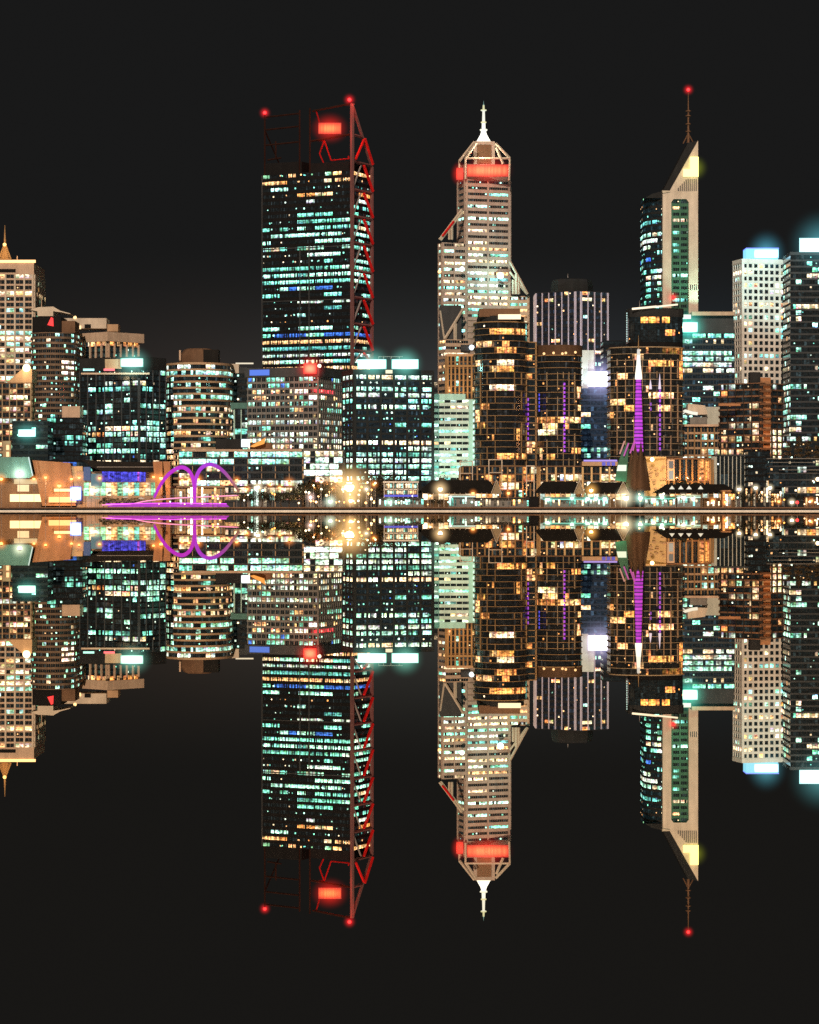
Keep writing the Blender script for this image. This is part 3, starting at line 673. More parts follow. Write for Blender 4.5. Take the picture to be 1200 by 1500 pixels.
# --- podiums
D = 1318; poly = foot1(677, 788, D, 18)
t = block('podium_building', 'amber lit podium of framed balconies at the foot of the gilded tower', 'podium', poly)
tower(t, poly, Z(684,D), H(11.5,D), sp=.15, sd=.3, bay=H(11,D), sub=1.8, fin=(.7,1.4), rows='243', pals='aaw', wall='brown', finm='gold', seed=32, spark=.25, gain=.75)
b = MB()
for (a, c, y0, y1) in ((674,692,675,712),(716,735,673,712),(771,782,682,727)):
    for q in (a, c): b.box(X(q-.7,D), X(q+.7,D), D-3.5, D-1.6, Z(y1,D), Z(y0,D))
    b.box(X(a,D), X(c,D), D-3.4, D-1.7, Z(y0+1.2,D), Z(y0,D)); b.box(X(a,D), X(c,D), D-3.4, D-1.7, Z((y0+y1)/2+.6,D), Z((y0+y1)/2-.6,D))
b.build('portal_frame', 'cream_pale', t)
D = 1322; poly = foot1(788, 906, D, 18)
t = block('podium_building', 'cream lit podium with a violet top strip beside the green sails', 'podium', poly)
tower(t, poly, Z(684,D), H(11,D), sp=.2, sd=.3, bay=H(13,D), sub=2, fin=(.9,.8), rows='468', pals='wcc', wall='brown', finm='sand', seed=33, spark=.3, gain=1.1)
MB().box(X(855,D), X(904,D), D-.8, D-.4, Z(676,D), Z(673.5,D), (.45,.32,.95)).build('light_strip','surface_glow',t)
part_box(t, 'parapet', 'tan', 853, 905, 676, 684, D-.3, 14)
b = MB()
for k in range(3): b.box(X(882+k*7,D), X(887+k*7,D), D-.7, D-.35, Z(682,D), Z(677,D), (.1,.1,.6))
b.build('window', 'surface_glow', t)
for a, c in ((690,AMBER),(730,ORANGE),(765,AMBER)): pointlight('podium_lamp', P(a,718,D-9), 900, c)
for a in (800,840,880): pointlight('podium_lamp', P(a,712,D-9), 900, (1,.7,.4))
# --- bell tower with glass sails
D = 1300; cx = X(935.5,D)
t = thing('bell_tower', 'slender bell tower with white needle, purple lit shaft and copper sails', 'bell tower', (cx, D, GZ))
hw = lambda y: H(3.3 + (y-556)/107*2.9, D)
b = MB(); lv = [556 + k*5.35 for k in range(21)]
for k in range(20):
    y0, y1 = lv[k], lv[k+1]; r0, r1 = hw(y0), hw(y1); yy = y0 + 3.6; r2 = r0 + (r1-r0)*.67
    g = 1.0 - .012*k; c_ = (.22*g, .012*g, .42*g)
    b.lathe((cx,D), [(r1*1.05,Z(y1,D)),(r2*1.05,Z(yy,D))], 8, tuple(q*.35 if 13 <= k else q*.75 for q in c_))
b.build('glass_shaft', 'surface_glow', t)
b = MB()
for k in range(20):
    y0, y1 = lv[k], lv[k+1]; r0, r1 = hw(y0), hw(y1); yy = y0 + 3.6; r2 = r0 + (r1-r0)*.67
    b.lathe((cx,D), [(r2*1.14,Z(yy,D)),(r0*1.14,Z(y0,D)),(r0*.9,Z(y0,D))], 8, (.70,.06,.85) if k % 2 else (.50,.03,.68))
b.build('floor_band', 'surface_glow', t)
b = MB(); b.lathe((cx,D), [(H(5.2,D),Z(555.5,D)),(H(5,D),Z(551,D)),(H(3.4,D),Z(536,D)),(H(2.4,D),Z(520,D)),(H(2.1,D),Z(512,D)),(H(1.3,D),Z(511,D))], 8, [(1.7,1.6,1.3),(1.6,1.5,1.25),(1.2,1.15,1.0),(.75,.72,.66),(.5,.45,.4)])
cn_ = b.build('cone', 'surface_glow', t); b = MB(); b.tube([(cx,D,Z(511,D)),(cx,D,Z(500,D)),(cx,D,Z(491,D))],[.35,.2,.06],6); b.build('needle','gold',cn_)
b = MB()
for (bl, br_, tip, ty, dy) in ((915,930,925,655,-6),(918,940,931,648,-9),(928,948,939,645,-10),(938,953,945,664,-7)):   # curved copper sails standing round the shaft
    b = MB(); NV = 12; rows_ = []
    for k in range(NV+1):
        v = k/NV; y = 719 + (ty-719)*v; l_ = bl + (tip-bl)*v**1.15; r_ = br_ + (tip-br_)*v**1.25; row_ = []
        for q in range(7):
            u = q/6; row_.append(P(l_+(r_-l_)*u, y, D + dy - 3.0*math.sin(PI*u)*(1-v*.7)))
        rows_.append(row_)
    for k in range(NV):
        for q in range(6): b.face([rows_[k][q], rows_[k][q+1], rows_[k+1][q+1], rows_[k+1][q]])
    b.build('copper_sail', 'copper', t, smooth=True)
b = MB()
b.extr([(901,704),(905,680),(912,660),(919,647),(921,655),(919,690),(918,706)], D-6.5, 1)
b.build('glass_sail', 'green', t)
b = MB(); b.extr([(903.5,690),(905.5,681),(918,681),(917.5,690)], D-7, .3, (.95,1.1,.85)); b.build('window','surface_glow',t)
b = MB()
for a, y0, c, y1 in ((908,665,915,646),(914,668,921,649),(923,664,930,645),(927,660,931,650)): b.bar(P(a,y0,D-8), P(c,y1,D-8), .5, (.55,.10,.40) if a > 910 else (.6,.3,.25))
b.build('sail_rib','surface_glow',t)
pointlight('sail_lamp', P(906,712,D-9), 1500, (.5,1,.6)); pointlight('sail_lamp', P(930,705,D-22), 1800, (1,.55,.25))
# --- floodlit sandstone block
D = 1312; poly = foot2(944, 975.5, 990, D, 18)
t = block('stone_building', 'floodlit sandstone block with ragged edge beside the copper sails', 'building', poly)
MB().prism(poly, GZ, Z(671,D)).build('wall', 'sand', t)
b = MB(); b.box(X(949,D+3), X(955,D+3), D-.6+4, D+4.2, Z(694,D), Z(688,D)); b.build('opening', 'dark', t)
b = MB()
rng = random.Random(4)
for k in range(22):
    a, y = rng.uniform(948,972), rng.uniform(680,716); w_, h_ = rng.uniform(2,6), rng.uniform(1,3)
    pp = on(Vector(poly[0]), Vector(poly[1]), a); b.box(pp.x, pp.x+H(w_,D), pp.y-1.1, pp.y-.5+1, Z(y+h_,D), Z(y,D))
b.build('stone_course', 'tan', t)
part_box(t, 'cornice', 'sand', 946, 976, 669, 671.5, D-1, 8)
MB().ball(P(955.5,673,D-4), 1.0, (7,4.5,2)).build('floodlight','surface_glow',t)
pointlight('facade_floodlight', P(957,684,D-14), 7000, (1,.62,.25)); pointlight('facade_floodlight', P(966,712,D-9), 3000, (1,.7,.35))
# --- columned amber hall
D = 1316; poly = foot1(978, 1041, D, 18)
t = block('columned_hall', 'amber glowing hall of tall slim columns beside the sandstone block', 'hall', poly)
tower(t, poly, Z(673,D), H(34,D), sp=.08, sd=.4, bay=H(8.8,D), sub=1.3, fin=(.8,1.6), rows='55', pals='oo', wall='brown', finm='gold', seed=34, spark=.3, gain=.55)
part_box(t, 'roof', 'brown', 976, 1042, 670.5, 673, D-2, 20); part_box(t, 'portal', 'cream', 977, 988, 672, 704, D-2, 1.2)
b = MB(); b.box(X(979.5,D), X(985.5,D), D-2.4, D-2.05, Z(686,D), Z(676,D), (.12,.13,.13)); b.box(X(979.5,D), X(985.5,D), D-2.4, D-2.05, Z(702,D), Z(690,D), (.35,.36,.33)); b.build('window','surface_glow',t)
for a in (996,1012,1030): pointlight('hall_lamp', P(a,700,D-7), 1800, (1,.42,.12))
# --- the slanted-top tower with the yellow sign
D = 1580
t = thing('skyscraper', 'cream slab skyscraper with steep slanted top, yellow corner sign and slim antenna', 'skyscraper', (X(990,D), D+10, GZ))
b = MB(); b.extr([(971,443+300),(971,280),(981,280),(1022.7,206),(1022.7,743),(1009,743),(1009,296),(1005.5,291.5),(987,291.5),(983.5,296),(983.5,743)], D, 14); b.build('concrete_frame', 'concrete', t)
b = MB(); b.extr([(970,279),(980.5,279.2),(982,281),(971,283)], D-.6, 15); b.build('ledge', 'cream_pale', t)
poly = foot1(983, 1009.5, D+2, 10)
tower(t, poly, Z(293,D), H(9.0,D), zvis=Z(470,D), sp=.5, sd=.3, bay=H(12.7,D), sub=1.4, fin=(1.0,.5), rows='1216181111114111', pals='twwcttcbtttttttt', wall='green', seed=35, spark=.04, gain=1.25, name='glass_wall')
x0, x1 = X(944,D+14), X(972,D+14)
poly = [(x0, D+40), (x0, D+22), (x0+1.2, D+16), (x0+3.5, D+11), (x0+7, D+7.5), (x1, D+4), (x1+8, D+4), (x1+8, D+40)]
tower(t, poly, Z(284,D), H(9.05,D), zvis=Z(460,D), sp=.4, sd=.1, bay=4.2, sub=1.25, rows='11215287323164121', pals='gwwmtktkkbbttkbbb', wall='dark', seed=36, spark=.14, gain=1.25, name='glass_wall', dark=(.003,.008,.010))
b = MB(); b.extr([(946,290),(955,284),(971,280),(1008,209),(1022,206.5),(981,280),(981,290)], D+4.5, 26); b.build('sloping_roof', 'dark', t)
b = MB()
for k in range(10): b.box(X(993+k*2.9,D), X(994.4+k*2.9,D), D-.15, D+.3, Z(280,D), Z(max(262, 275-k*3.0),D))
for k in range(4): b.box(X(1011+k*2.9,D), X(1012.3+k*2.9,D), D-.15, D+.3, Z(425,D), Z(417,D))
b.build('louvre', 'slate', t)
b = MB()
b.box(X(1001,D), X(1023.2,D), D-.7, D+.4, Z(259,D), Z(248,D), (2.0,1.9,.62)); b.box(X(1011,D), X(1023.2,D), D-.7, D+.4, Z(247.9,D), Z(230,D), (2.0,1.9,.62)); so_ = b.build('sign', 'surface_glow', t); halo(so_, P(1018,246,D-1.5), (9,7,9), (.75,.9,.05), .45, 2.4)
b = MB(); x = X(1011,D); yy = D+10
b.tube([(x,yy,Z(206,D)),(x,yy,Z(190,D)),(x,yy,Z(160,D)),(x,yy,Z(128,D))],[.9,.6,.45,.2],6)
for y in (189,166,159,178): b.lathe((x,yy),[(.2,Z(y+1,D)),(1.5,Z(y+.8,D)),(1.5,Z(y-.8,D)),(.2,Z(y-1,D))],6)
b.bar((x-3,yy,Z(207,D)),(x,yy,Z(192,D)),.5); b.bar((x+3,yy,Z(206,D)),(x,yy,Z(192,D)),.5); b.build('antenna', 'brown', t)
beacon(t, (x,yy,Z(127.5,D)), 1.5); beacon(t, P(986.5,436,D-3), 1.7, (2.2,.06,.06))
pointlight('sign_lamp', P(1016,246,D-6), 900, (.9,1,.25))
spot('facade_floodlight', P(1030,452,D-18), P(1017,400,D), 30000, (.45,1,.75), 80)
#spot('facade_floodlight', (X(985,1400), 1400, 140), P(1000,330,D), 60000, (1,.86,.7), 26)
# --- teal office with overhanging roof slab
D = 1490; poly = foot1(999, 1076, D, 26)
t = block('office_building', 'dark teal office with pale overhanging roof slab and round green glow sign', 'office building', poly)
tower(t, poly, Z(489,D), H(8.5,D), zvis=Z(640,D), sp=.32, sd=.2, bay=H(17,D), sub=1.3, rows='2434998..21213232', pals='bttbtkkttttbtttt', wall='slate', seed=37, spark=.10, gain=1.2, dark=(.004,.009,.013))
part_box(t, 'upper_wall', 'slate', 1012, 1075, 462, 489, D+1, 22); part_box(t, 'roof_slab', 'cream', 1014, 1076, 456.5, 462, D-2, 26)
glowpanel(t, 'sign', X(996,D), X(1021,D), D-4, Z(487.5,D), Z(472.5,D), (3,5.0,4.4), (.12,.7,.58), seed=15, hz=(1.3,2.2,(.1,.9,.7),2.0))
MB().box(X(999,D),X(1012,D),D-1,D+1,Z(467,D),Z(461,D),(1,1.1,.95)).build('window','surface_glow',t)
pointlight('sign_lamp', P(1008,480,D-14), 6000, (.3,1,.85))
# --- white gridded tower with cyan crown
D = 1560; poly = foot2(1074, 1087.5, 1158, D, 76)
t = block('office_tower', 'white tower of small square windows with glowing cyan box on its roof', 'tower', poly)
tower(t, poly, Z(386,D), H(9.42,D), zvis=Z(635,D), sp=.36, sd=.25, bay=H(8.75,D), sub=3.5, fin=(1.1,.3), rows='15262192832211921215221111', pals='cwtwttwcwwtggttwttttwtwttt', wall='white', finm='white', seed=38, spark=.05, gain=1.35, punched=True)
MB().prism(offset(poly,.35), Z(386,D)+.5, Z(379,D)).build('parapet', 'white', t)
b = MB(); b.box(X(1095,D), X(1142,D), D+6, D+20, Z(379,D), Z(363,D), (.30,.85,1.15)); cb_ = b.build('crown_box', 'surface_glow', t)
glowpanel(t, 'sign', X(1106,D), X(1142.5,D), D+5, Z(377,D), Z(364,D), (2.4,3.4,3.6), (.35,.9,1.3), seed=16, hz=(1.0,3.2,(.12,.55,.75),1.2))
MB().box(X(1095,D),X(1143,D),D+5.4,D+20.5,Z(363,D),Z(361.6,D),(.25,.35,1.6)).build('light_strip','surface_glow',cb_)
spot('facade_floodlight', P(1128,352,D-60), P(1128,395,D), 120000, (.45,1,1), 60)
#spot('facade_floodlight', (X(1110,1380), 1380, 70), P(1112,500,D), 120000, (1,.80,.58), 34)
# --- dark ruled tower at the edge
D = 1500; poly = foot1(1158, 1262, D, 30)
t = block('office_tower', 'black tower of fine horizontal lines with a big pale cyan roof sign', 'tower', poly)
tower(t, poly, Z(374,D), H(9.0,D), zvis=Z(690,D), sp=.30, sd=.3, bay=H(8,D), sub=1.3, rows='.33221212133.1.2.111.8142342345', pals='tttctcttttmttctttttcttttmmttctt', wall='dark', spm='slate', seed=39, spark=.05, gain=1.05)
part_box(t, 'parapet', 'slate', 1157.5, 1262, 369, 373.5, D-.5, 30)
glowpanel(t, 'sign', X(1171.5,D), X(1240,D), D+1, Z(369,D), Z(348.5,D), (2.6,3.8,3.9), (.7,1.7,1.8), seed=17, hz=(.9,3.0,(.15,.6,.7),1.0))
pointlight('sign_lamp', P(1185,362,D-12), 5000, (.4,.95,1))
# --- apartment block with brick stripe
D = 1345; poly = foot2(1056, 1114, 1145, D, 40)
t = block('apartment_block', 'dark apartment block with brick red balcony stripe and one bright window column', 'apartment block', poly)
tower(t, poly, Z(562,D), H(9.6,D), zvis=Z(735,D), sp=.25, sd=.9, bay=4.4, sub=1.6, fin=(.4,1.0), rows='4242223344221111', pals='cwwwwccwwwwwwwww', wall='black', finm='dark', spm='brown', seed=40, spark=.12, gain=.75,
      rects=((1128,1144,632,700,CREAM,1.4),(1068,1082,619,630,CREAM,1.0),(1095,1114,620,628,CREAM,.9),(1098,1102,594,620,CREAM,1.1)))
part_box(t, 'lift_shaft', 'dark', 1099, 1114, 545, 575, D+3, 8); part_box(t, 'balcony_stack', 'orange', 1114, 1129, 553, 700, D+2, 5)
b = MB()
for k in range(15): b.box(X(1113,D), X(1130,D), D-.6, D+1.9, Z(565+k*9.4,D), Z(562.5+k*9.4,D))
b.build('balcony_slab', 'copper', t)
part_box(t, 'awning', 'orange', 1053, 1085, 591, 594.5, D-1, 3)
pointlight('balcony_lamp', P(1122,640,D-12), 6000, (1,.40,.15)); pointlight('balcony_lamp', P(1120,580,D-12), 2500, (1,.45,.2))
# --- stepped cream building
D = 1365; poly = foot1(998, 1056, D, 20)
t = block('office_building', 'stepped cream building with a curved white rail under the teal office', 'office building', poly)
tower(t, poly, Z(625,D), H(11,D), sp=.28, sd=.4, bay=H(9,D), sub=1.7, fin=(.7,.5), rows='2354656', pals='tttmtwa', wall='tan', finm='gold', seed=41, spark=.15, gain=.8)
b = MB(); b.extr([(1007,608),(1008,591),(1033,594),(1037,607)], D+4, 9); b.build('plant_room', 'cream_pale', t)
part_box(t, 'plant_room', 'palewall', 1030, 1055, 596, 625, D+8, 8); part_box(t, 'terrace', 'cream', 1000, 1055, 621.5, 624.8, D-2, 20); part_box(t, 'roof_screen', 'grey', 1011, 1036, 611, 621.3, D+3, 10)
b = MB(); b.tube([P(998,606,D+1), P(1004,602,D+1), P(1014,605,D+1), P(1022,606,D+1)], .8, 6, (1,.95,.8)); b.build('curved_rail','surface_glow',t)
# --- dark mullioned block
D = 1325; poly = foot1(1049, 1097, D, 16)
t = block('office_block', 'low black block with pale upright mullions in front of the brick striped apartments', 'office block', poly)
tower(t, poly, Z(668,D), H(26,D), sp=.05, sd=.2, bay=H(5.7,D), sub=2, fin=(.35,.6), rows='11', pals='tt', wall='black', finm='palewall', seed=42, spark=.12, gain=.4)
part_box(t, 'roof', 'slate', 1048, 1098, 665.5, 668, D-1, 17)
# --- black apartment slab at water side
D = 1312; poly = foot1(1096, 1128, D, 14)
t = block('apartment_block', 'black unlit slab with a few white dots between mullioned block and stacked terraces', 'apartment block', poly)
tower(t, poly, Z(662,D), H(9,D), sp=.3, sd=.2, bay=4, sub=1.2, rows='.....11.', pals='cccccccc', wall='black', seed=43, spark=.05)
# --- terraces on the right
D = 1300; poly = foot1(1128, 1262, D, 26)
t = block('terrace_building', 'dark stacked terraces with thin pale edges under the amber lit pines', 'building', poly)
tower(t, poly, Z(674,D), H(10,D), sp=.2, sd=.4, bay=H(14,D), sub=1.7, rows='112464', pals='ccwwwa', wall='dark', spm='slate', seed=44, spark=.08, gain=.8)
b = MB()
for a, c, y in ((1122,1200,671.5),(1128,1262,677),(1140,1262,688)): b.box(X(a,D), X(c,D), D-3, D-.6, Z(y+.9,D), Z(y,D))
b.build('terrace_edge', 'grey', t)
MB().ball(P(1198,702,D-3), 1.0, (4,3,1.8)).build('floodlight','surface_glow',t)
pointlight('terrace_lamp', P(1196,704,D-5), 900, (1,.7,.4))

# --- convention hall group
D = 1290
t = thing('convention_hall', 'low hall with orange floodlit leaning wall and glowing blue glass front', 'hall', (X(110,D), D+10, GZ))
b = MB(); b.extr([(47.5,674),(103,678),(111.5,741),(62,741)], D, 10); b.build('leaning_wall', 'orange', t)
b = MB(); b.extr([(-50,670),(42,669.5),(48,697),(44,700),(-50,700)], D-3, 16); b.build('roof_panel', 'teal', t)
b = MB(); b.bar(P(42,669.5,D-3.5), P(48,697,D-3.5), .4, (.7,.9,.85)); b.build('roof_edge', 'surface_glow', t)
b = MB(); b.box(X(-50,D), X(60,D), D+2, D+8, GZ, Z(700,D)); b.build('wall', 'brown', t)
b = MB(); b.extr([(104.5,683),(121,683),(123,741),(110,741)], D+2, 8); b.build('stone_pier', 'sand', t)
b = MB(); b.extr([(110,673),(120,674),(132,683),(150,690.5),(236,692),(226,677),(160,676)], D-4, 30); b.build('roof', 'roof', t)
b = MB(); b.extr([(142,683.5),(225,683.5),(225,684.7),(142,684.7)], D-4.6, .5); b.build('roof_trim', 'grey', t)
for a, c in ((224,238),(239,249.5)):
    b = MB(); b.extr([(a,676),(c,676),(c,741),(a+5,741),(a+3,705)], D-5, 8); b.build('stone_pier', 'orange', t)
b = MB(); n_ = 21
rng = random.Random(8)
for k in range(n_):
    a = 149.5 + k*3.05; g = rng.uniform(.35,1.1); c_ = (.10*g,.10*g,1.0*g) if rng.random() > .1 else (.5,.1,.7); d_ = tuple(q*.45 for q in c_)
    b.face([P(a+.25,706,D+1), P(a+2.9,706,D+1), P(a+2.9,690.5,D+1), P(a+.25,690.5,D+1)], [d_,d_,c_,c_])
b.build('blue_glass', 'window_glass', t)
b = MB()
for k in range(14):
    a = 123 + k*8.2; g = rng.uniform(.15,.8); c_ = rng.choice([TEAL,WARM,GREEN,CREAM]); c_ = tuple(q*g for q in c_)
    for y0, y1 in ((707,714.5),(715.5,726)):
        b = MB(); c_ = tuple(q*1.8 for q in c_); b.face([P(a,y1,D+1.2), P(a+7.2,y1,D+1.2), P(a+7.2,y0,D+1.2), P(a,y0,D+1.2)], [tuple(q*.5 for q in c_)]*2 + [c_]*2); b.build('window', 'window_glass', t)
b = MB(); b.box(X(112,D), X(238,D), D+1.6, D+14, GZ, Z(690.5,D)); b.build('wall', 'tan', t)
b = MB()
for a, c, y0, y1, cc in ((14,62,724,735,(2.2,1.5,.7)),(20,54,702,709,(.7,.5,.25)),(25,42,710,720,(1.2,.85,.45)),(80,107,716,720,(2.0,1.3,.6)),(72,112,728,736,(1.8,.95,.35)),(123,133,684,704,(.03,.08,.2)),(134,150,694,712,(.05,.16,.2))):
    MB().box(X(a,D), X(c,D), D-1.5 if a > 60 else D+1.5, D-.5 if a > 60 else D+1.9, Z(y1,D), Z(y0,D), cc).build('window', 'surface_glow', t)
glowpanel(t, 'sign', X(104,D), X(120,D), D-2.5, Z(733,D), Z(713,D), (2.6,3.6,4.5), (.06,.20,1.5), seed=20, hz=(1.1,1.1,(.1,.25,1),1.2))
pointlight('wall_floodlight', P(92,730,D-8), 4600, (1,.45,.14)); pointlight('wall_floodlight', P(72,706,D-16), 1700, (1,.5,.2)); pointlight('wall_floodlight', P(10,722,D-9), 3400, (1,.62,.25))
pointlight('wall_floodlight', P(29,694,D-9), 3500, (.85,1,.85)); pointlight('wall_floodlight', P(112,722,D-6), 1800, (.2,.45,1)); pointlight('wall_floodlight', P(240,715,D-10), 1800, (1,.5,.2))

# --- low filler blocks of the city behind
def filler(pl, pr, pt, D, lab, rows, wall='dark', pal='m', seed=1, bay=6, sub=1.6, sp=.35, gain=.8):
    poly = foot1(pl, pr, D, 18); t = block('city_block', lab, 'office block', poly)
    tower(t, poly, Z(pt,D), H(9,D), sp=sp, sd=.25, bay=bay, sub=sub, rows=rows, pals=pal*40, wall=wall, seed=seed, spark=.1, gain=gain)
filler(238, 262, 660, 1480, 'dim block filling the gap behind the first purple arch', '2133421', 'brown', 'w', 51)
filler(626, 645, 560, 1650, 'dim slab rising behind the twin sign office', '9122121312', 'slate', 'c', 52)
filler(765, 800, 560, 1640, 'dim block showing between the two round apartment towers', '2122132131', 'dark', 'w', 53)
filler(884, 925, 500, 1460, 'unlit slab with one violet roof line beside the broad apartment tower', '......1.1', 'black', 't', 54)
filler(1040, 1080, 640, 1420, 'dim tan block behind the stepped cream building', '221232', 'brown', 'w', 55)
filler(1140, 1262, 640, 1400, 'dim block behind the amber lit pines', '3212322', 'dark', 'c', 56)
filler(-60, 30, 655, 1350, 'tan block between teal roof panel and slanting roof block', '5355', 'tan', 'w', 57)
filler(60, 130, 668, 1342, 'dark strip block above the orange leaning wall', '1211', 'black', 'b', 58)

# ================================================================== WATERFRONT
ORD = ['first','second','third','fourth','fifth','sixth','seventh','eighth','ninth','tenth','eleventh','twelfth','thirteenth','fourteenth','fifteenth','sixteenth','seventeenth','eighteenth','nineteenth','twentieth',
       'twenty-first','twenty-second','twenty-third','twenty-fourth','twenty-fifth','twenty-sixth','twenty-seventh','twenty-eighth','twenty-ninth','thirtieth']
# --- purple footbridge
D = 1256
t = thing('footbridge', 'curving footbridge with two purple lit arches over a pink glowing deck', 'bridge', (X(285,D), D, GZ))
def arc(p0, apex, p1, d0, d1, n=20):
    out = []
    for i in range(n+1):
        u = i/n; c1 = 2*apex[0] - .5*(p0[0]+p1[0]); c2 = 2*apex[1] - .5*(p0[1]+p1[1])
        out.append(P((1-u)**2*p0[0] + 2*u*(1-u)*c1 + u*u*p1[0], (1-u)**2*p0[1] + 2*u*(1-u)*c2 + u*u*p1[1], d0 + (d1-d0)*u))
    return out
def poly_arc(pts, d0, d1, sub=5):
    """smooth path through photo points (Catmull-Rom)"""
    out = []; n = len(pts)
    for i in range(n-1):
        p = [pts[max(0,i-1)], pts[i], pts[i+1], pts[min(n-1,i+2)]]
        for k in range(sub):
            u = k/sub; q = []
            for c in (0,1):
                a, b_, c_, d_ = [w[c] for w in p]
                q.append(.5*((2*b_) + (-a+c_)*u + (2*a-5*b_+4*c_-d_)*u*u + (-a+3*b_-3*c_+d_)*u**3))
            out.append(P(q[0], q[1], d0 + (d1-d0)*(i+u)/(n-1)))
    out.append(P(pts[-1][0], pts[-1][1], d1)); return out
for pts, d0, d1, c_ in (([(226,729),(233,714),(244,698),(256,688),(267,684.5),(276,689),(282,699),(284.5,714),(285,728)], D+12, D, ((.50,.02,.62))),
                    ([(285.5,740),(285.5,720),(287,702),(293,688),(303,681),(314,681.5),(327,690),(339,704),(350,720)], D, D+14, None)):
    path = poly_arc(pts, d0, d1); n_ = len(path); rs = [.56 + .34*math.sin(PI*i/(n_-1)) for i in range(n_)]
    b = MB()
    b.tube(path, rs, 8, None)
    for k in range(len(b.f)):
        u = (k//8)/(n_-1); g = .55 + .45*math.cos(3*u)
        b.c[k] = (.52,.012,.62) if c_ else ((.50*(1-u)+.30*u)*1.0, .03+.12*max(0,u-.7)*3, .68 if u < .55 else max(.10, .68*(1-(u-.55)*2.2)))
    b.build('arch', 'surface_glow', t)  # purple floodlighting put into the arch surface as emission
deck = poly_arc([(150,739),(190,737.8),(216,733),(250,729.5),(300,727),(350,725)], D-2, D+10)
b = MB()
for i in range(len(deck)-1):
    a, c = deck[i], deck[i+1]
    b.face([(a[0],a[1]-1.6,a[2]-.7),(c[0],c[1]-1.6,c[2]-.7),(c[0],c[1]-1.6,c[2]),(a[0],a[1]-1.6,a[2])]); b.face([(a[0],a[1]-1.6,a[2]),(c[0],c[1]-1.6,c[2]),(c[0],c[1]+1.6,c[2]),(a[0],a[1]+1.6,a[2])])
    b.face([(a[0],a[1]-1.6,a[2]-.7),(a[0],a[1]+1.6,a[2]-.7),(c[0],c[1]+1.6,c[2]-.7),(c[0],c[1]-1.6,c[2]-.7)])
dk = b.build('deck', 'pinkstone', t)
MB().tube([(p[0],p[1]-1.75,p[2]-.2) for p in deck], .16, 4, (1.9,.55,1.0)).build('light_strip', 'surface_glow', dk)
b = MB(); b.tube([P(155,738.5,D-3), P(200,737.5,D-3.2), P(260,737,D-3.2), P(332,738,D-3)], .2, 4, (1.3,.12,1.5)); b.build('light_strip', 'surface_glow', t)
b = MB(); b.extr([(158,739.5),(222,738),(332,739),(336,742.5),(158,742.5)], D-2.8, 1.2, (.42,.012,.52)); b.build('fascia', 'surface_glow', t)  # fascia emits by itself to strengthen the deck's purple glow
b = MB()
for i in range(0, len(deck)-1):
    p = deck[i]; b.bar((p[0],p[1]-1.5,p[2]), (p[0],p[1]-1.5,p[2]+1.1), .08)
b.tube([(p[0],p[1]-1.5,p[2]+1.1) for p in deck], .06, 4); b.build('handrail', 'steel', dk)
b = MB(); b.box(X(283.5,D), X(287.5,D), D-.8, D+.8, -.5, Z(738,D)); b.box(X(212,D), X(222,D), D-1, D+1, -.5, Z(735,D)); b.build('pier', 'grey', t)
pointlight('bridge_lamp', P(250,733,D-5), 700, (.8,.1,1))

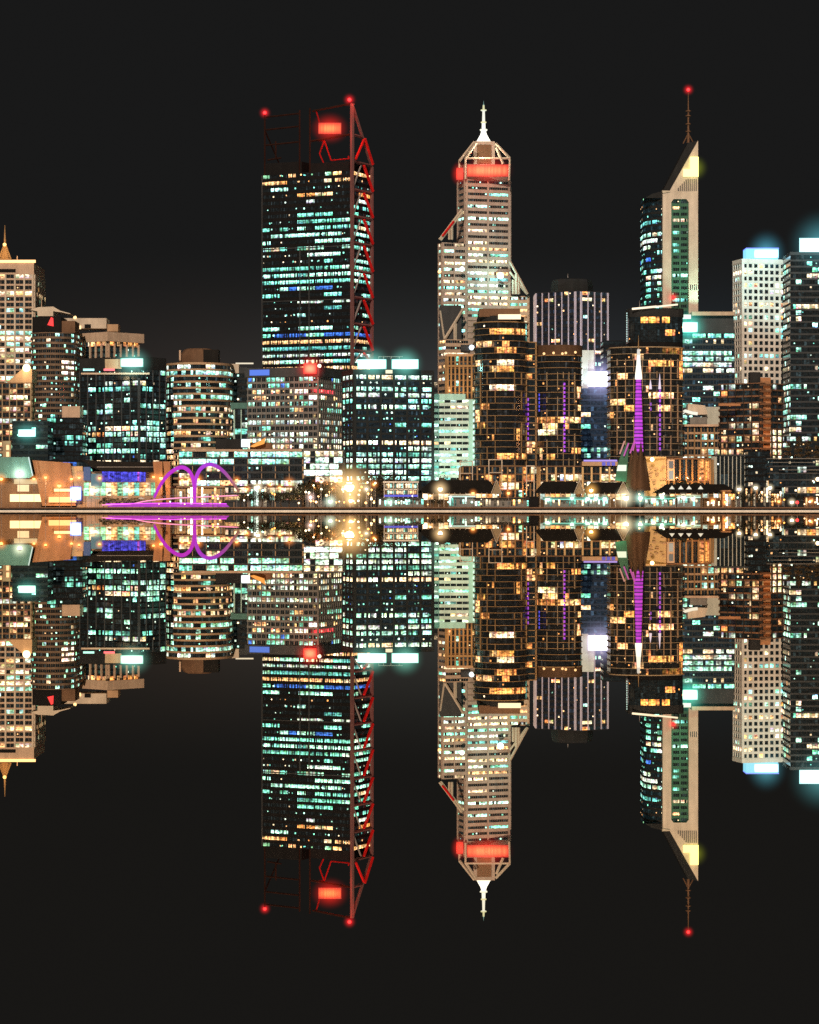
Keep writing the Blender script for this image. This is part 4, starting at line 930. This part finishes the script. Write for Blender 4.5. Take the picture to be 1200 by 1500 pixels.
# --- jetty sheds
def shed(lab, pl, pr, pyr, pye, D, gables, cols, seed, wall='timber', dormers=(), pybase=741, dep=12):
    rng = random.Random(seed); t = thing('jetty_shed', lab, 'shed', (X((pl+pr)/2,D), D+dep/2, GZ))
    x0, x1 = X(pl,D), X(pr,D); ze, zr = Z(pye,D), Z(pyr,D); ov = 1.2; yi = D + dep/2; ins = min((x1-x0)*.14, 6)
    b = MB(); b.box(x0+.8, x1-.8, D+.4, D+dep-.4, GZ, ze); b.build('wall', wall, t)
    A = [(x0-ov,D-ov,ze),(x1+ov,D-ov,ze),(x1+ov,D+dep+ov,ze),(x0-ov,D+dep+ov,ze)]; r0, r1 = (x0+ins,yi,zr), (x1-ins,yi,zr)
    b = MB(); b.face([A[0],A[1],r1,r0]); b.face([A[2],A[3],r0,r1]); b.face([A[1],A[2],r1]); b.face([A[3],A[0],r0]); b.face(A[::-1]); b.build('roof', 'roof', t)
    for (gx, gw, gy) in gables:
        a, c, m = X(gx-gw,D), X(gx+gw,D), X(gx,D); zt = Z(gy,D); yb = D-ov-2.0
        b = MB(); b.face([(a,yb,ze-.5),(c,yb,ze-.5),(m,yb,zt)]); b.build('gable', 'goldpale', t)
        b = MB()
        for s, q in ((a,-.5),(c,.5)): b.face([(s+q,yb-.6,ze-.8),(m,yb-.6,zt+.35),(m,yi,zt+.35),(s+q,yi,ze-.8)])
        gr_ = b.build('gable_roof', 'roof', t); b = MB(); b.bar((a-.3,yb-.7,ze-.6),(m,yb-.7,zt+.3),.28); b.bar((c+.3,yb-.7,ze-.6),(m,yb-.7,zt+.3),.28); b.build('bargeboard', 'cream_pale', gr_)
    for (gx, gy) in dormers:
        k = (gy-pyr)/(pye-pyr); yb = yi + (D-ov-yi)*k - .3; m = X(gx,D); zb = zr+(ze-zr)*k
        b = MB(); b.face([(m-1.3,yb,zb-.2),(m+1.3,yb,zb-.2),(m,yb,zb+1.5)], (.9,.85,.7)); b.build('dormer', 'surface_glow', t)
    n_ = max(3, int((x1-x0)/2.6)); w_ = (x1-x0-2)/n_
    for k in range(n_):
        c_ = choose(rng, cols); g = rng.choice((.15,.6,1.3,2.2,3.2)); c_ = tuple(q*g for q in c_); xa = x0+1+k*w_
        b = MB(); zt = ze-.5; zb = max(GZ+.6, ze-3.2) if ze-GZ > 4.5 else GZ+.6; lo = tuple(q*.6 for q in c_)
        b.face([(xa+.15,D+.3,zb),(xa+w_-.2,D+.3,zb),(xa+w_-.2,D+.3,zt),(xa+.15,D+.3,zt)], [lo,lo,c_,c_]); b.build('window', 'window_glass', t)
    b = MB()
    for k in range(n_+1): b.box(x0+.9+k*w_, x0+1.15+k*w_, D-ov, D-ov+.25, GZ, ze)
    b.build('verandah_post', 'cream_pale', t)
    return t
LAMPW = [(4,WARM),(3,CREAM),(2,AMBER),(1,COOL)]; LAMPT = [(4,TEALW),(3,COOL),(3,TEAL),(3,CREAM),(1,WARM)]
shed('long dark roofed jetty shed with one pale gable beside the white framed restaurant', 616, 732, 703, 722, 1275, [(727,7,704)], LAMPW, 61)
shed('dark hipped jetty shed with pale gable under the shorter apartment tower', 788, 854, 705, 722, 1272, [(848,7,705)], LAMPW, 62)
shed('jetty shed with pale end gable between star lamp and green sails', 858, 921, 706, 722, 1270, [(912,8,707)], LAMPW, 63)
shed('black roofed jetty pavilion with a row of small bright dormers', 962, 1080, 709, 722, 1276, [], LAMPW, 64, dormers=((985,716),(998,716),(1010,716),(1027,716)))
def kiosk(lab, pl, pr, pt, D, roofm, cols, seed, awn=None, wallm='grey'):
    rng = random.Random(seed); t = thing('waterside_kiosk', lab, 'kiosk', (X((pl+pr)/2,D), D+2, GZ))
    x0, x1, zt = X(pl,D), X(pr,D), Z(pt,D)
    MB().box(x0+.3, x1-.3, D+.3, D+5, GZ, zt-.3).build('wall', wallm, t)
    b = MB(); b.extr([(pl,pt+1.2),(pl+2,pt),(pr-2,pt),(pr,pt+1.2),(pr,pt+2),(pl,pt+2)], D-1.2, 7); b.build('roof', roofm, t)
    n_ = max(2, int((x1-x0)/1.25)); w_ = (x1-x0-.8)/n_; zb = GZ+.9
    zt2 = Z(pt+2.4,D)
    for k in range(n_):
        c_ = choose(rng, cols); g = rng.choice((.1,.4,1,1.8,2.8,4.0)); c_ = tuple(q*g for q in c_); lo = tuple(q*.3 for q in c_); xa = x0+.4+k*w_
        if rng.random() < .12: continue
        b = MB(); hh = zt2-zb; za_ = zb + hh*rng.choice((0,0,.2,.35)); zc_ = zt2 - hh*rng.choice((0,.05,.2,.35)); wq = rng.uniform(.0,.35)*w_
        b.face([(xa+.12+wq,D+.25,za_),(xa+w_-.1,D+.25,za_),(xa+w_-.1,D+.25,zc_),(xa+.12+wq,D+.25,zc_)], [lo,lo,c_,c_]); b.build('window','window_glass',t)
    if awn: b = MB(); b.extr([(pl+1,pt+2.6),(pr-1,pt+2.6),(pr,pt+4.2),(pl,pt+4.2)], D-1.6, .6, awn); b.build('awning','surface_glow',t)  # light falling on the awning is put in as its own emission
    return t
kiosk('pale lit ticket kiosk below the white framed restaurant', 553, 622, 729, 1254, 'slate', LAMPT, 71)
kiosk('low ticket kiosk with white striped front below the long shed', 656, 697, 724, 1253, 'palewall', LAMPT, 72, (.7,1.0,.9))
kiosk('cream lit cafe front at the foot of the round gilded tower', 694, 776, 729, 1254, 'dark', LAMPT+LAMPW, 73)
kiosk('teal lit ferry hall with a row of white lamps under its eave', 796, 892, 728, 1254, 'teal', LAMPT, 74, (.2,.75,.62))
kiosk('green awning cafe beside the copper sails', 944, 990, 727, 1254, 'green', LAMPT, 75, (.15,.70,.52))
kiosk('white lit cafe with pale green awning next to the green one', 991, 1027, 725, 1254, 'tealpale', LAMPT, 76, (.7,1.1,.9))
kiosk('amber kiosk with square top under the dormered pavilion end', 1057, 1072, 718, 1256, 'orange', LAMPW, 77, None, 'orange')
kiosk('dim amber waterside stall near the mullioned block', 1030, 1056, 729, 1255, 'timber', LAMPW, 78, None, 'timber')
kiosk('warm columned stall at the water below the terraces', 1178, 1230, 726, 1256, 'dark', LAMPW, 79, None, 'brown')
kiosk('long low glowing arcade behind the bridge deck', 246, 330, 712, 1300, 'tan', LAMPW, 80, None, 'sand')
kiosk('white lit pavilion beside the second arch', 362, 392, 709, 1300, 'grey', LAMPT, 81)
kiosk('low dark stall with small warm lights below the black slab', 1090, 1150, 712, 1290, 'dark', LAMPW, 82, None, 'dark')
t = thing('pump_house', 'plain black box on the quay between cafe front and ferry hall', 'building', (X(782,1253),1255,GZ))
MB().box(X(776,1253),X(789,1253),1253,1258,GZ,Z(729,1253)).build('wall','black',t); MB().box(X(775,1253),X(790,1253),1252.6,1258.4,Z(729,1253),Z(727.5,1253)).build('roof','roof',t)

# --- two storey waterside restaurant
D = 1262; rng = random.Random(91)
t = thing('waterside_restaurant', 'white framed two storey open restaurant with blue light line behind the pale kiosk', 'restaurant', (X(588,D), D+4, GZ))
z0, zm, zt = Z(728,D), Z(717,D), Z(706,D); x0, x1 = X(563,D), X(612,D)
MB().box(x0+.3, x1-.3, D+1, D+9, GZ, zt-.4).build('wall', 'timber', t)
b = MB(); b.box(x0-.5, x1+.5, D-1.2, D+10, zt-.4, zt+.3); b.build('roof', 'white', t); b = MB(); b.box(x0-.3, x1+.3, D-1, D+.9, zm-.3, zm+.3); b.build('balcony', 'white', t)
MB().box(x0, x1, D-1.3, D-1, z0+.1, z0+1.0, (.09,.10,.75)).build('light_strip','surface_glow',t)
for k in range(8):
    xa = x0 + (x1-x0)*k/7.0; MB().box(xa-.15, xa+.15, D-1, D-.7, GZ, zt-.4).build('post','white',t)
for k in range(14):
    for za, zb in ((z0+1.3,zm-.6),(zm+.7,zt-.8)):
        g = rng.choice((.2,.7,1.4,2.2)); c_ = choose(rng, [(3,CREAM),(2,WARM),(2,TEALW)]); c_ = tuple(q*g for q in c_); xa = x0+.5+(x1-x0-1)*k/14
        b = MB(); b.face([(xa+.1,D+.95,za),(xa+.9,D+.95,za),(xa+.9,D+.95,zb),(xa+.1,D+.95,zb)], [tuple(q*.5 for q in c_)]*2+[c_]*2); b.build('window','window_glass',t)

# --- street lamps and star lamps
def lamp(px, py, D, col, r, i, lab, group, power=0, base=GZ, hz=0):
    x, z = X(px,D), Z(py,D); t = thing('street_lamp', lab, 'street lamp', (x, D, base), group)
    MB().tube([(x,D,base),(x,D,z-.3)], [.12,.07], 5).build('post', 'steel', t)
    hd = MB(); hd.lathe((x,D), [(.05,z+r*.9+.2),(r*1.1,z+r*.55),(r*1.1,z+r*.35)][::-1], 8); hd = hd.build('lamp_cap', 'metal', t)
    gl = MB().ball((x,D-.15,z-.1), r, col, 8, 6).build('globe', 'surface_glow', hd if not hz else t)
    if hz: halo(gl, (x,D-.2,z-.1), (hz,hz,hz), tuple((q/max(col))**1.5 for q in col), 3.4 if hz > 10 else 2.6, 3.0)
    if power: pointlight('lamp_light', (x, D-1.2, z), power, tuple(q/max(col) for q in col), .4)
AM = (3.4,1.5,.45); WH = (3.6,3.2,2.4); TL = (2.2,3.6,3.0)
lamps = [(2,701,AM),(50,701,AM),(67,699,AM),(87,711,AM),(105,701,AM),(116,699,AM),(140,718,WH),(146,700,AM),(165,712,AM),(186,716,WH),(213,711,AM),(225,698,AM),(236,700,AM),(267,703,AM),(277,702,AM),(290,702,AM),(347,703,AM),
         (362,716,AM),(378,713,WH),(396,709,AM),(410,714,AM),(424,707,AM),(437,711,WH),(449,716,AM),(461,712,AM),(478,709,AM),(488,716,AM),(497,704,AM),(537,716,WH),(548,709,AM)]
for i, (px, py, c_) in enumerate(lamps):
    lamp(px, py, 1262 + (i*7) % 18, c_, .62 if i % 3 else .85, i, f'{ORD[i]} slim street lamp counted along the promenade from the convention hall end', 'street lamps along the promenade', 380 if i % 2 == 0 else 0, hz=(4.5 if i % 3 == 0 else 3.2))
lampr = [(693,722,AM),(745,722,AM),(803,731,TL),(838,729,TL),(861,730,TL),(873,730,TL),(886,730,TL),(957,731,WH),(970,728,TL),(1001,728,WH),(1015,730,WH),(1044,733,AM),(1063,735,AM),(1083,716,WH),(1107,714,WH),(1128,714,WH),(1141,734,AM),(1160,735,WH),(1188,733,AM)]
for i, (px, py, c_) in enumerate(lampr):
    lamp(px, py, 1251.5 + (i % 4)*.4, c_, .7 if c_ is AM else .85, i, f'{ORD[i]} small quay lamp counted from the long jetty shed towards the terraces', 'small quay lamps by the jetties', 160 if i % 2 else 0, hz=3.0)
stars = [(29,694,1278,(9,9.5,8),1.5,'pale floodlight mast before the teal roof panel',3000),(512,713,1258,(18,13,7),3.0,'huge dazzling amber lamp on the quay before the black glass office',14000),(514,733,1256,(7,5,2.8),1.3,'small amber lamp below the dazzling quay lamp',500),
         (645,716,1266,(7,5.4,3.4),1.5,'bright warm lamp before the long jetty shed roof',1500),(866,718,1263,(7,4.4,1.7),1.3,'amber star lamp between the two gabled jetty sheds',1500),(917,729,1252.5,(9,8.6,6.6),1.7,'white star lamp on the quay below the green sails',1500),(938,729,1252,(5.5,8,7),1.2,'teal white lamp on the quay below the copper sails',900),
         (571,735,1252,(2.4,3.2,2.6),.9,'pale lamp before the lit ticket kiosk',0),(455,728,1256,(4.5,3.4,3.0),.9,'white lamp among the dark waterfront bushes',500),(484,734,1254,(3.5,4.2,3.6),1.2,'broad white lamp beside the dazzling quay lamp',400)]
for i, (px, py, D, c_, r, lab, pw) in enumerate(stars): lamp(px, py, D, c_, r*.7, i, lab, None, pw, hz=r*(5.2 if r > 2 else 4.2))
rg = random.Random(321); gl_pts = sorted((rg.uniform(438,552), rg.uniform(701,737)) for _ in range(44))
for i, (px, py) in enumerate(gl_pts):
    D = rg.choice((1251.5,1253,1256,1262,1268)); c_ = rg.choice(((4,2.0,.7),(4,2.4,1.1),(3.6,3.0,2.0),(4,1.6,.4))); x, z = X(px,D), Z(py,D)
    t = thing('garden_lamp', 'small golden garden lamp glittering among the trees around the dazzling quay lamp', 'garden lamp', (x,D,GZ), 'golden garden lamps around the dazzling lamp')
    MB().tube([(x,D,GZ),(x,D,z)], .06, 4).build('post','steel',t); MB().ball((x,D,z), rg.uniform(.3,.6), c_, 6, 5).build('globe','surface_glow',t)
rg2 = random.Random(99)
for i in range(46):
    px, py = rg2.choice((rg2.uniform(225,440), rg2.uniform(560,700), rg2.uniform(690,1010), rg2.uniform(1020,1200))), rg2.uniform(722,739)
    D = rg2.choice((1251.3,1252.4,1253.2)); c_ = rg2.choice(((4,2.0,.7),(4,2.6,1.3),(3.6,3.2,2.4),(2.2,3.6,3.0),(4,1.4,.3))); x, z = X(px,D), Z(py,D)
    t = thing('bollard_light', 'tiny bollard light scattered along the quay edge before kiosks and bridge', 'bollard light', (x,D,GZ), 'tiny bollard lights along the quay edge')
    MB().tube([(x,D,GZ),(x,D,z)], .07, 4).build('post','steel',t); MB().ball((x,D,z), rg2.uniform(.28,.5), c_, 6, 5).build('globe','surface_glow',t)
for px in (365,400,430,455,480,540): pointlight('tree_fill', P(px,724,1252), 700, (1,.6,.25))  # added fill that makes the tree crowns visible
t = thing('navigation_light', 'small red light on a post by the dark water stall', 'light', (X(1168,1250.5),1250.5,1.86))
MB().tube([(X(1168,1250.5),1250.5,1.86),(X(1168,1250.5),1250.5,Z(737,1250.5))],.1,5).build('post','steel',t); MB().ball(P(1168,736,1250.5),.75,(3,.12,.12)).build('globe','surface_glow',t)

# --- trees
def leaf_quads(b, c, rad, n, rng, s=.38, dens=.55):
    for _ in range(n):
        while True:
            v = Vector((rng.uniform(-1,1),rng.uniform(-1,1),rng.uniform(-1,1)))
            if v.length <= 1 and v.length > dens*rng.random(): break
        p = Vector(c) + Vector((v.x*rad[0], v.y*rad[1], v.z*rad[2])); a = Vector((rng.uniform(-1,1),rng.uniform(-1,1),rng.uniform(-1,1))).normalized(); w = a.orthogonal().normalized(); q = a.cross(w)
        ss = s*rng.uniform(.6,1.4); b.face([p-w*ss, p+q*ss*.6, p+w*ss, p-q*ss*.6])
def tree_meshes(seed, leafm):
    rng = random.Random(seed); tb = MB(); tb.tube([(0,0,0),(.1,0,.15),(.05,.03,.45)],[.035,.025,.016],6); cb = MB()
    blobs = []
    for k in range(9):
        a = rng.uniform(0,2*PI); r = rng.uniform(.08,.33); z = rng.uniform(.42,.85)
        c = (r*math.cos(a), r*math.sin(a), z); blobs.append(c); tb.tube([(.05,.03,.40),(c[0]*.5,c[1]*.5,.3+z*.4),c],[.014,.009,.003],4)
        leaf_quads(cb, c, (rng.uniform(.13,.22),rng.uniform(.13,.22),rng.uniform(.09,.15)), 70, rng, .030)
    leaf_quads(cb, (0,0,.62), (.42,.42,.34), 130, rng, .028)
    t_ = tb.build('trunk','bark'); c_ = cb.build('crown',leafm); return t_, c_
def plant_thing(name, lab, px, pb, pt, D, meshes, wscale, rng, group, cat='tree', zbase=GZ):
    h = Z(pt,D) - zbase; t = thing(name, lab, cat, (X(px,D), D, zbase), group); t.scale = (h*wscale, h*wscale, h); t.rotation_euler = (0,0,rng.uniform(0,2*PI))
    for nm, me in meshes:
        o = bpy.data.objects.new(nm, me); COL.objects.link(o); o.parent = t
    return t
protos = []
for s, lm in ((1,'leaf_dark'),(2,'leaf_dark'),(3,'leaf'),(4,'leaf_brown')):
    a, c = tree_meshes(s, lm); protos.append([('trunk', a.data), ('crown', c.data)]); bpy.data.objects.remove(a); bpy.data.objects.remove(c)
rng = random.Random(77)
bush = [(352,722,0),(362,718,1),(372,722,0),(383,716,1),(394,719,0),(404,721,1),(414,716,0),(425,720,1),(436,712,2),(446,707,0),(466,702,2),(476,711,1),(490,704,0),(500,716,1)]
for i, (px, py, k) in enumerate(bush):
    plant_thing('tree', f'{ORD[i]} dark bushy tree counted from the bridge end towards the dazzling lamp', px, 742, py, 1258 + (i*5) % 14, protos[k], 1.15, rng, 'dark trees beside the bridge')
mid = [(534,694,3,1325),(548,690,3,1328),(561,692,3,1330),(577,690,3,1326),(591,696,2,1324),(647,694,3,1300),(660,697,2,1302)]
for i, (px, py, k, D) in enumerate(mid):
    plant_thing('tree', f'{ORD[i]} lamp lit brown tree counted from the dazzling lamp along the back street', px, 742, py, D, protos[k], .8, rng, 'lamp lit street trees')
tub = [(152,728),(160,727),(170,728.5),(182,727),(193,728),(205,727)]
for i, (px, py) in enumerate(tub): plant_thing('shrub', f'{ORD[i]} round shrub in the row before the blue glass front', px, 740, py, 1262, protos[2], 1.2, rng, 'shrubs before the hall', 'shrub')
oth = [(1085,717,1),(1098,722,0),(1112,719,1),(1134,722,0),(1148,724,1),(1166,721,0),(930,712,3),(788,735,2),(634,729,1),(645,731,0)]
lab_o = ['dark tree at the end of the dormered pavilion','low dark tree under the black unlit slab','dark tree before the low dark stall','low dark tree before the terraces','squat dark tree near the red navigation light','dark tree just past the red navigation light','brownish tree at the foot of the copper sails','small shrub beside the plain black box','dark bush on the quay before the long jetty shed','dark bush on the quay between pale kiosk and ticket kiosk with striped front']
for (px, py, k), lab in zip(oth, lab_o): plant_thing('tree', lab, px, 742, py, 1260 if px != 930 else 1286, protos[k], 1.0, rng, None)
# amber lit pines
def pine_meshes(seed):
    rng = random.Random(seed); tb = MB(); tb.tube([(0,0,0),(0,0,.98)],[.022,.004],6); cb = MB()
    for k in range(11):
        z = .16 + k*.075; r = .26*(1-z)**.8 + .02; n = 7
        for j in range(n):
            a = 2*PI*(j+rng.random()*.6)/n; e = (r*math.cos(a), r*math.sin(a), z - .02 + rng.uniform(-.02,.03)); tb.tube([(0,0,z+.02),e],[.006,.002],3)
            for m in range(3): u = .35+.3*m; leaf_quads(cb, (e[0]*u,e[1]*u,z+(e[2]-z)*u), (.045,.045,.018), 9, rng,   .014, 0)
    t_ = tb.build('trunk','bark'); c_ = cb.build('crown','leaf_brown'); return t_, c_
a, c = pine_meshes(5); pm = [('trunk', a.data), ('crown', c.data)]; bpy.data.objects.remove(a); bpy.data.objects.remove(c)
for i, (px, pt, lab) in enumerate(((1155,640,'amber lit pine beside the bright window column'),(1170,632,'tallest amber lit pine on the terraces'),(1184,638,'amber lit pine under the black ruled tower'),(1197,646,'shorter amber lit pine at the end of the terraces'))):
    plant_thing('pine_tree', lab, px, 735, pt, 1336 - (i % 2)*3, pm, .5, rng, 'amber lit pines')
    pointlight('pine_uplight', P(px+2, 678, 1322), 1500, (1,.36,.10))
# palms
def palm_meshes(seed):
    rng = random.Random(seed); tb = MB(); tb.tube([(0,0,0),(.02,0,.4),(.0,0,.8)],[.03,.02,.016],6); cb = MB()
    for j in range(16):
        a = 2*PI*j/16 + rng.uniform(-.2,.2); up = rng.uniform(-.05,.25); pts = [Vector((0,0,.8)) + Vector((math.cos(a),math.sin(a),0))*.34*u + Vector((0,0,up*u - .38*u*u*rng.uniform(.6,1))) for u in (0,.25,.5,.75,1)]
        sd = Vector((-math.sin(a),math.cos(a),0))
        for i in range(4):
            w0, w1 = .05*math.sin(PI*(i+.3)/4.4), .05*math.sin(PI*(i+1.3)/4.6); cb.face([pts[i]-sd*w0, pts[i]+sd*w0, pts[i+1]+sd*w1, pts[i+1]-sd*w1])
    t_ = tb.build('trunk','bark'); c_ = cb.build('crown','leaf_dark'); return t_, c_
a, c = palm_meshes(6); pal_ = [('trunk', a.data), ('crown', c.data)]; bpy.data.objects.remove(a); bpy.data.objects.remove(c)
for px, pt, lab in ((454,696,'spreading palm beside the white lamp among bushes'),(443,700,'shorter palm in the dark bushes'),(1000,696,'tall palm before the columned amber hall'),(1018,700,'shorter palm before the columned amber hall')):
    plant_thing('palm_tree', lab, px, 740, pt, 1266 if px < 900 else 1290, pal_, .9, rng, None, 'palm')
# market umbrellas in front of the hall
for i, (px, py) in enumerate(((134,727),(143,728),(184,726.5),(207,728))):
    D = 1257; x, z = X(px,D), Z(py,D); t = thing('market_umbrella', ('pale green parasol beside the blue light sign','second pale green parasol, before the stone pier','white parasol below the blue glass front','small white parasol at the start of the bridge deck')[i], 'umbrella', (x,D,GZ), 'parasols before the hall')
    MB().tube([(x,D,GZ),(x,D,z)],.06,5).build('pole','steel',t)
    MB().lathe((x,D), [(H(5.2,D),z-.95),(H(2.6,D),z-.35),(.03,z)], 8).build('canopy', 'tealpale' if i < 2 else 'white', t)

# ================================================================== LIGHT, SKY, CAMERA
SUN_EL, SUN_AZ = math.radians(26), math.radians(187)      # added light from behind the camera, keeps the night facades visible
sun = bpy.data.lights.new('sun', 'SUN'); sun.energy = 2.6; sun.angle = math.radians(.5); sun.color = (1.0, .77, .58)
so = bpy.data.objects.new('sun', sun); COL.objects.link(so)
d = Vector((math.sin(SUN_AZ)*math.cos(SUN_EL), math.cos(SUN_AZ)*math.cos(SUN_EL), math.sin(SUN_EL)))
so.rotation_euler = d.to_track_quat('Z', 'Y').to_euler()
w = bpy.data.worlds.new('World'); scene.world = w; w.use_nodes = True
nt = w.node_tree; nt.nodes.clear(); n = nt.nodes; L = nt.links
out = n.new('ShaderNodeOutputWorld'); bg = n.new('ShaderNodeBackground'); bg2 = n.new('ShaderNodeBackground'); add = n.new('ShaderNodeAddShader')
sky = n.new('ShaderNodeTexSky'); sky.sky_type = 'NISHITA'; sky.sun_disc = False; sky.sun_elevation = SUN_EL; sky.sun_rotation = SUN_AZ
L.new(sky.outputs[0], bg.inputs[0]); bg.inputs[1].default_value = .00003
tc = n.new('ShaderNodeTexCoord'); sx = n.new('ShaderNodeSeparateXYZ'); L.new(tc.outputs['Generated'], sx.inputs[0])
az = n.new('ShaderNodeMapRange'); L.new(sx.outputs['X'], az.inputs[0]); az.inputs[1].default_value = -.15; az.inputs[2].default_value = .15
rp = n.new('ShaderNodeValToRGB'); L.new(az.outputs[0], rp.inputs[0]); e = rp.color_ramp.elements
e[0].position = 0; e[0].color = (.016,.011,.008,1); e[1].position = 1; e[1].color = (.010,.030,.042,1)
for p_, c_ in ((.25,(.050,.037,.030,1)),(.45,(.058,.060,.058,1)),(.56,(.060,.064,.065,1)),(.7,(.044,.048,.053,1)),(.88,(.026,.044,.058,1))):
    q = e.new(p_); q.color = c_
el = n.new('ShaderNodeMapRange'); L.new(sx.outputs['Z'], el.inputs[0]); el.inputs[1].default_value = .015; el.inputs[2].default_value = .098; el.inputs[3].default_value = 1; el.inputs[4].default_value = 0
pw = n.new('ShaderNodeMath'); pw.operation = 'POWER'; L.new(el.outputs[0], pw.inputs[0]); pw.inputs[1].default_value = 1.75
sc_ = n.new('ShaderNodeVectorMath'); sc_.operation = 'SCALE'; L.new(rp.outputs[0], sc_.inputs[0]); L.new(pw.outputs[0], sc_.inputs['Scale'])
ad = n.new('ShaderNodeVectorMath'); ad.operation = 'ADD'; L.new(sc_.outputs[0], ad.inputs[0]); ad.inputs[1].default_value = (.0094,.0094,.0094)
L.new(ad.outputs[0], bg2.inputs[0]); bg2.inputs[1].default_value = 1
L.new(bg.outputs[0], add.inputs[0]); L.new(bg2.outputs[0], add.inputs[1]); L.new(add.outputs[0], out.inputs[0])

cam = bpy.data.cameras.new('camera'); co = bpy.data.objects.new('camera', cam); COL.objects.link(co)
co.location = (0, 0, CAM_Z); co.rotation_euler = (PI/2, 0, 0)
cam.sensor_fit = 'AUTO'; cam.sensor_width = 36; cam.lens = F/1500*36; cam.shift_y = -(750-HZ)/1500
cam.clip_start = .5; cam.clip_end = 20000; scene.camera = co
scene.view_settings.view_transform = 'Standard'; scene.view_settings.look = 'None'; scene.view_settings.exposure = 0
cy = scene.cycles; cy.use_denoising = False; cy.diffuse_bounces = 1; cy.glossy_bounces = 4; cy.max_bounces = 5; cy.sample_clamp_indirect = 1.0
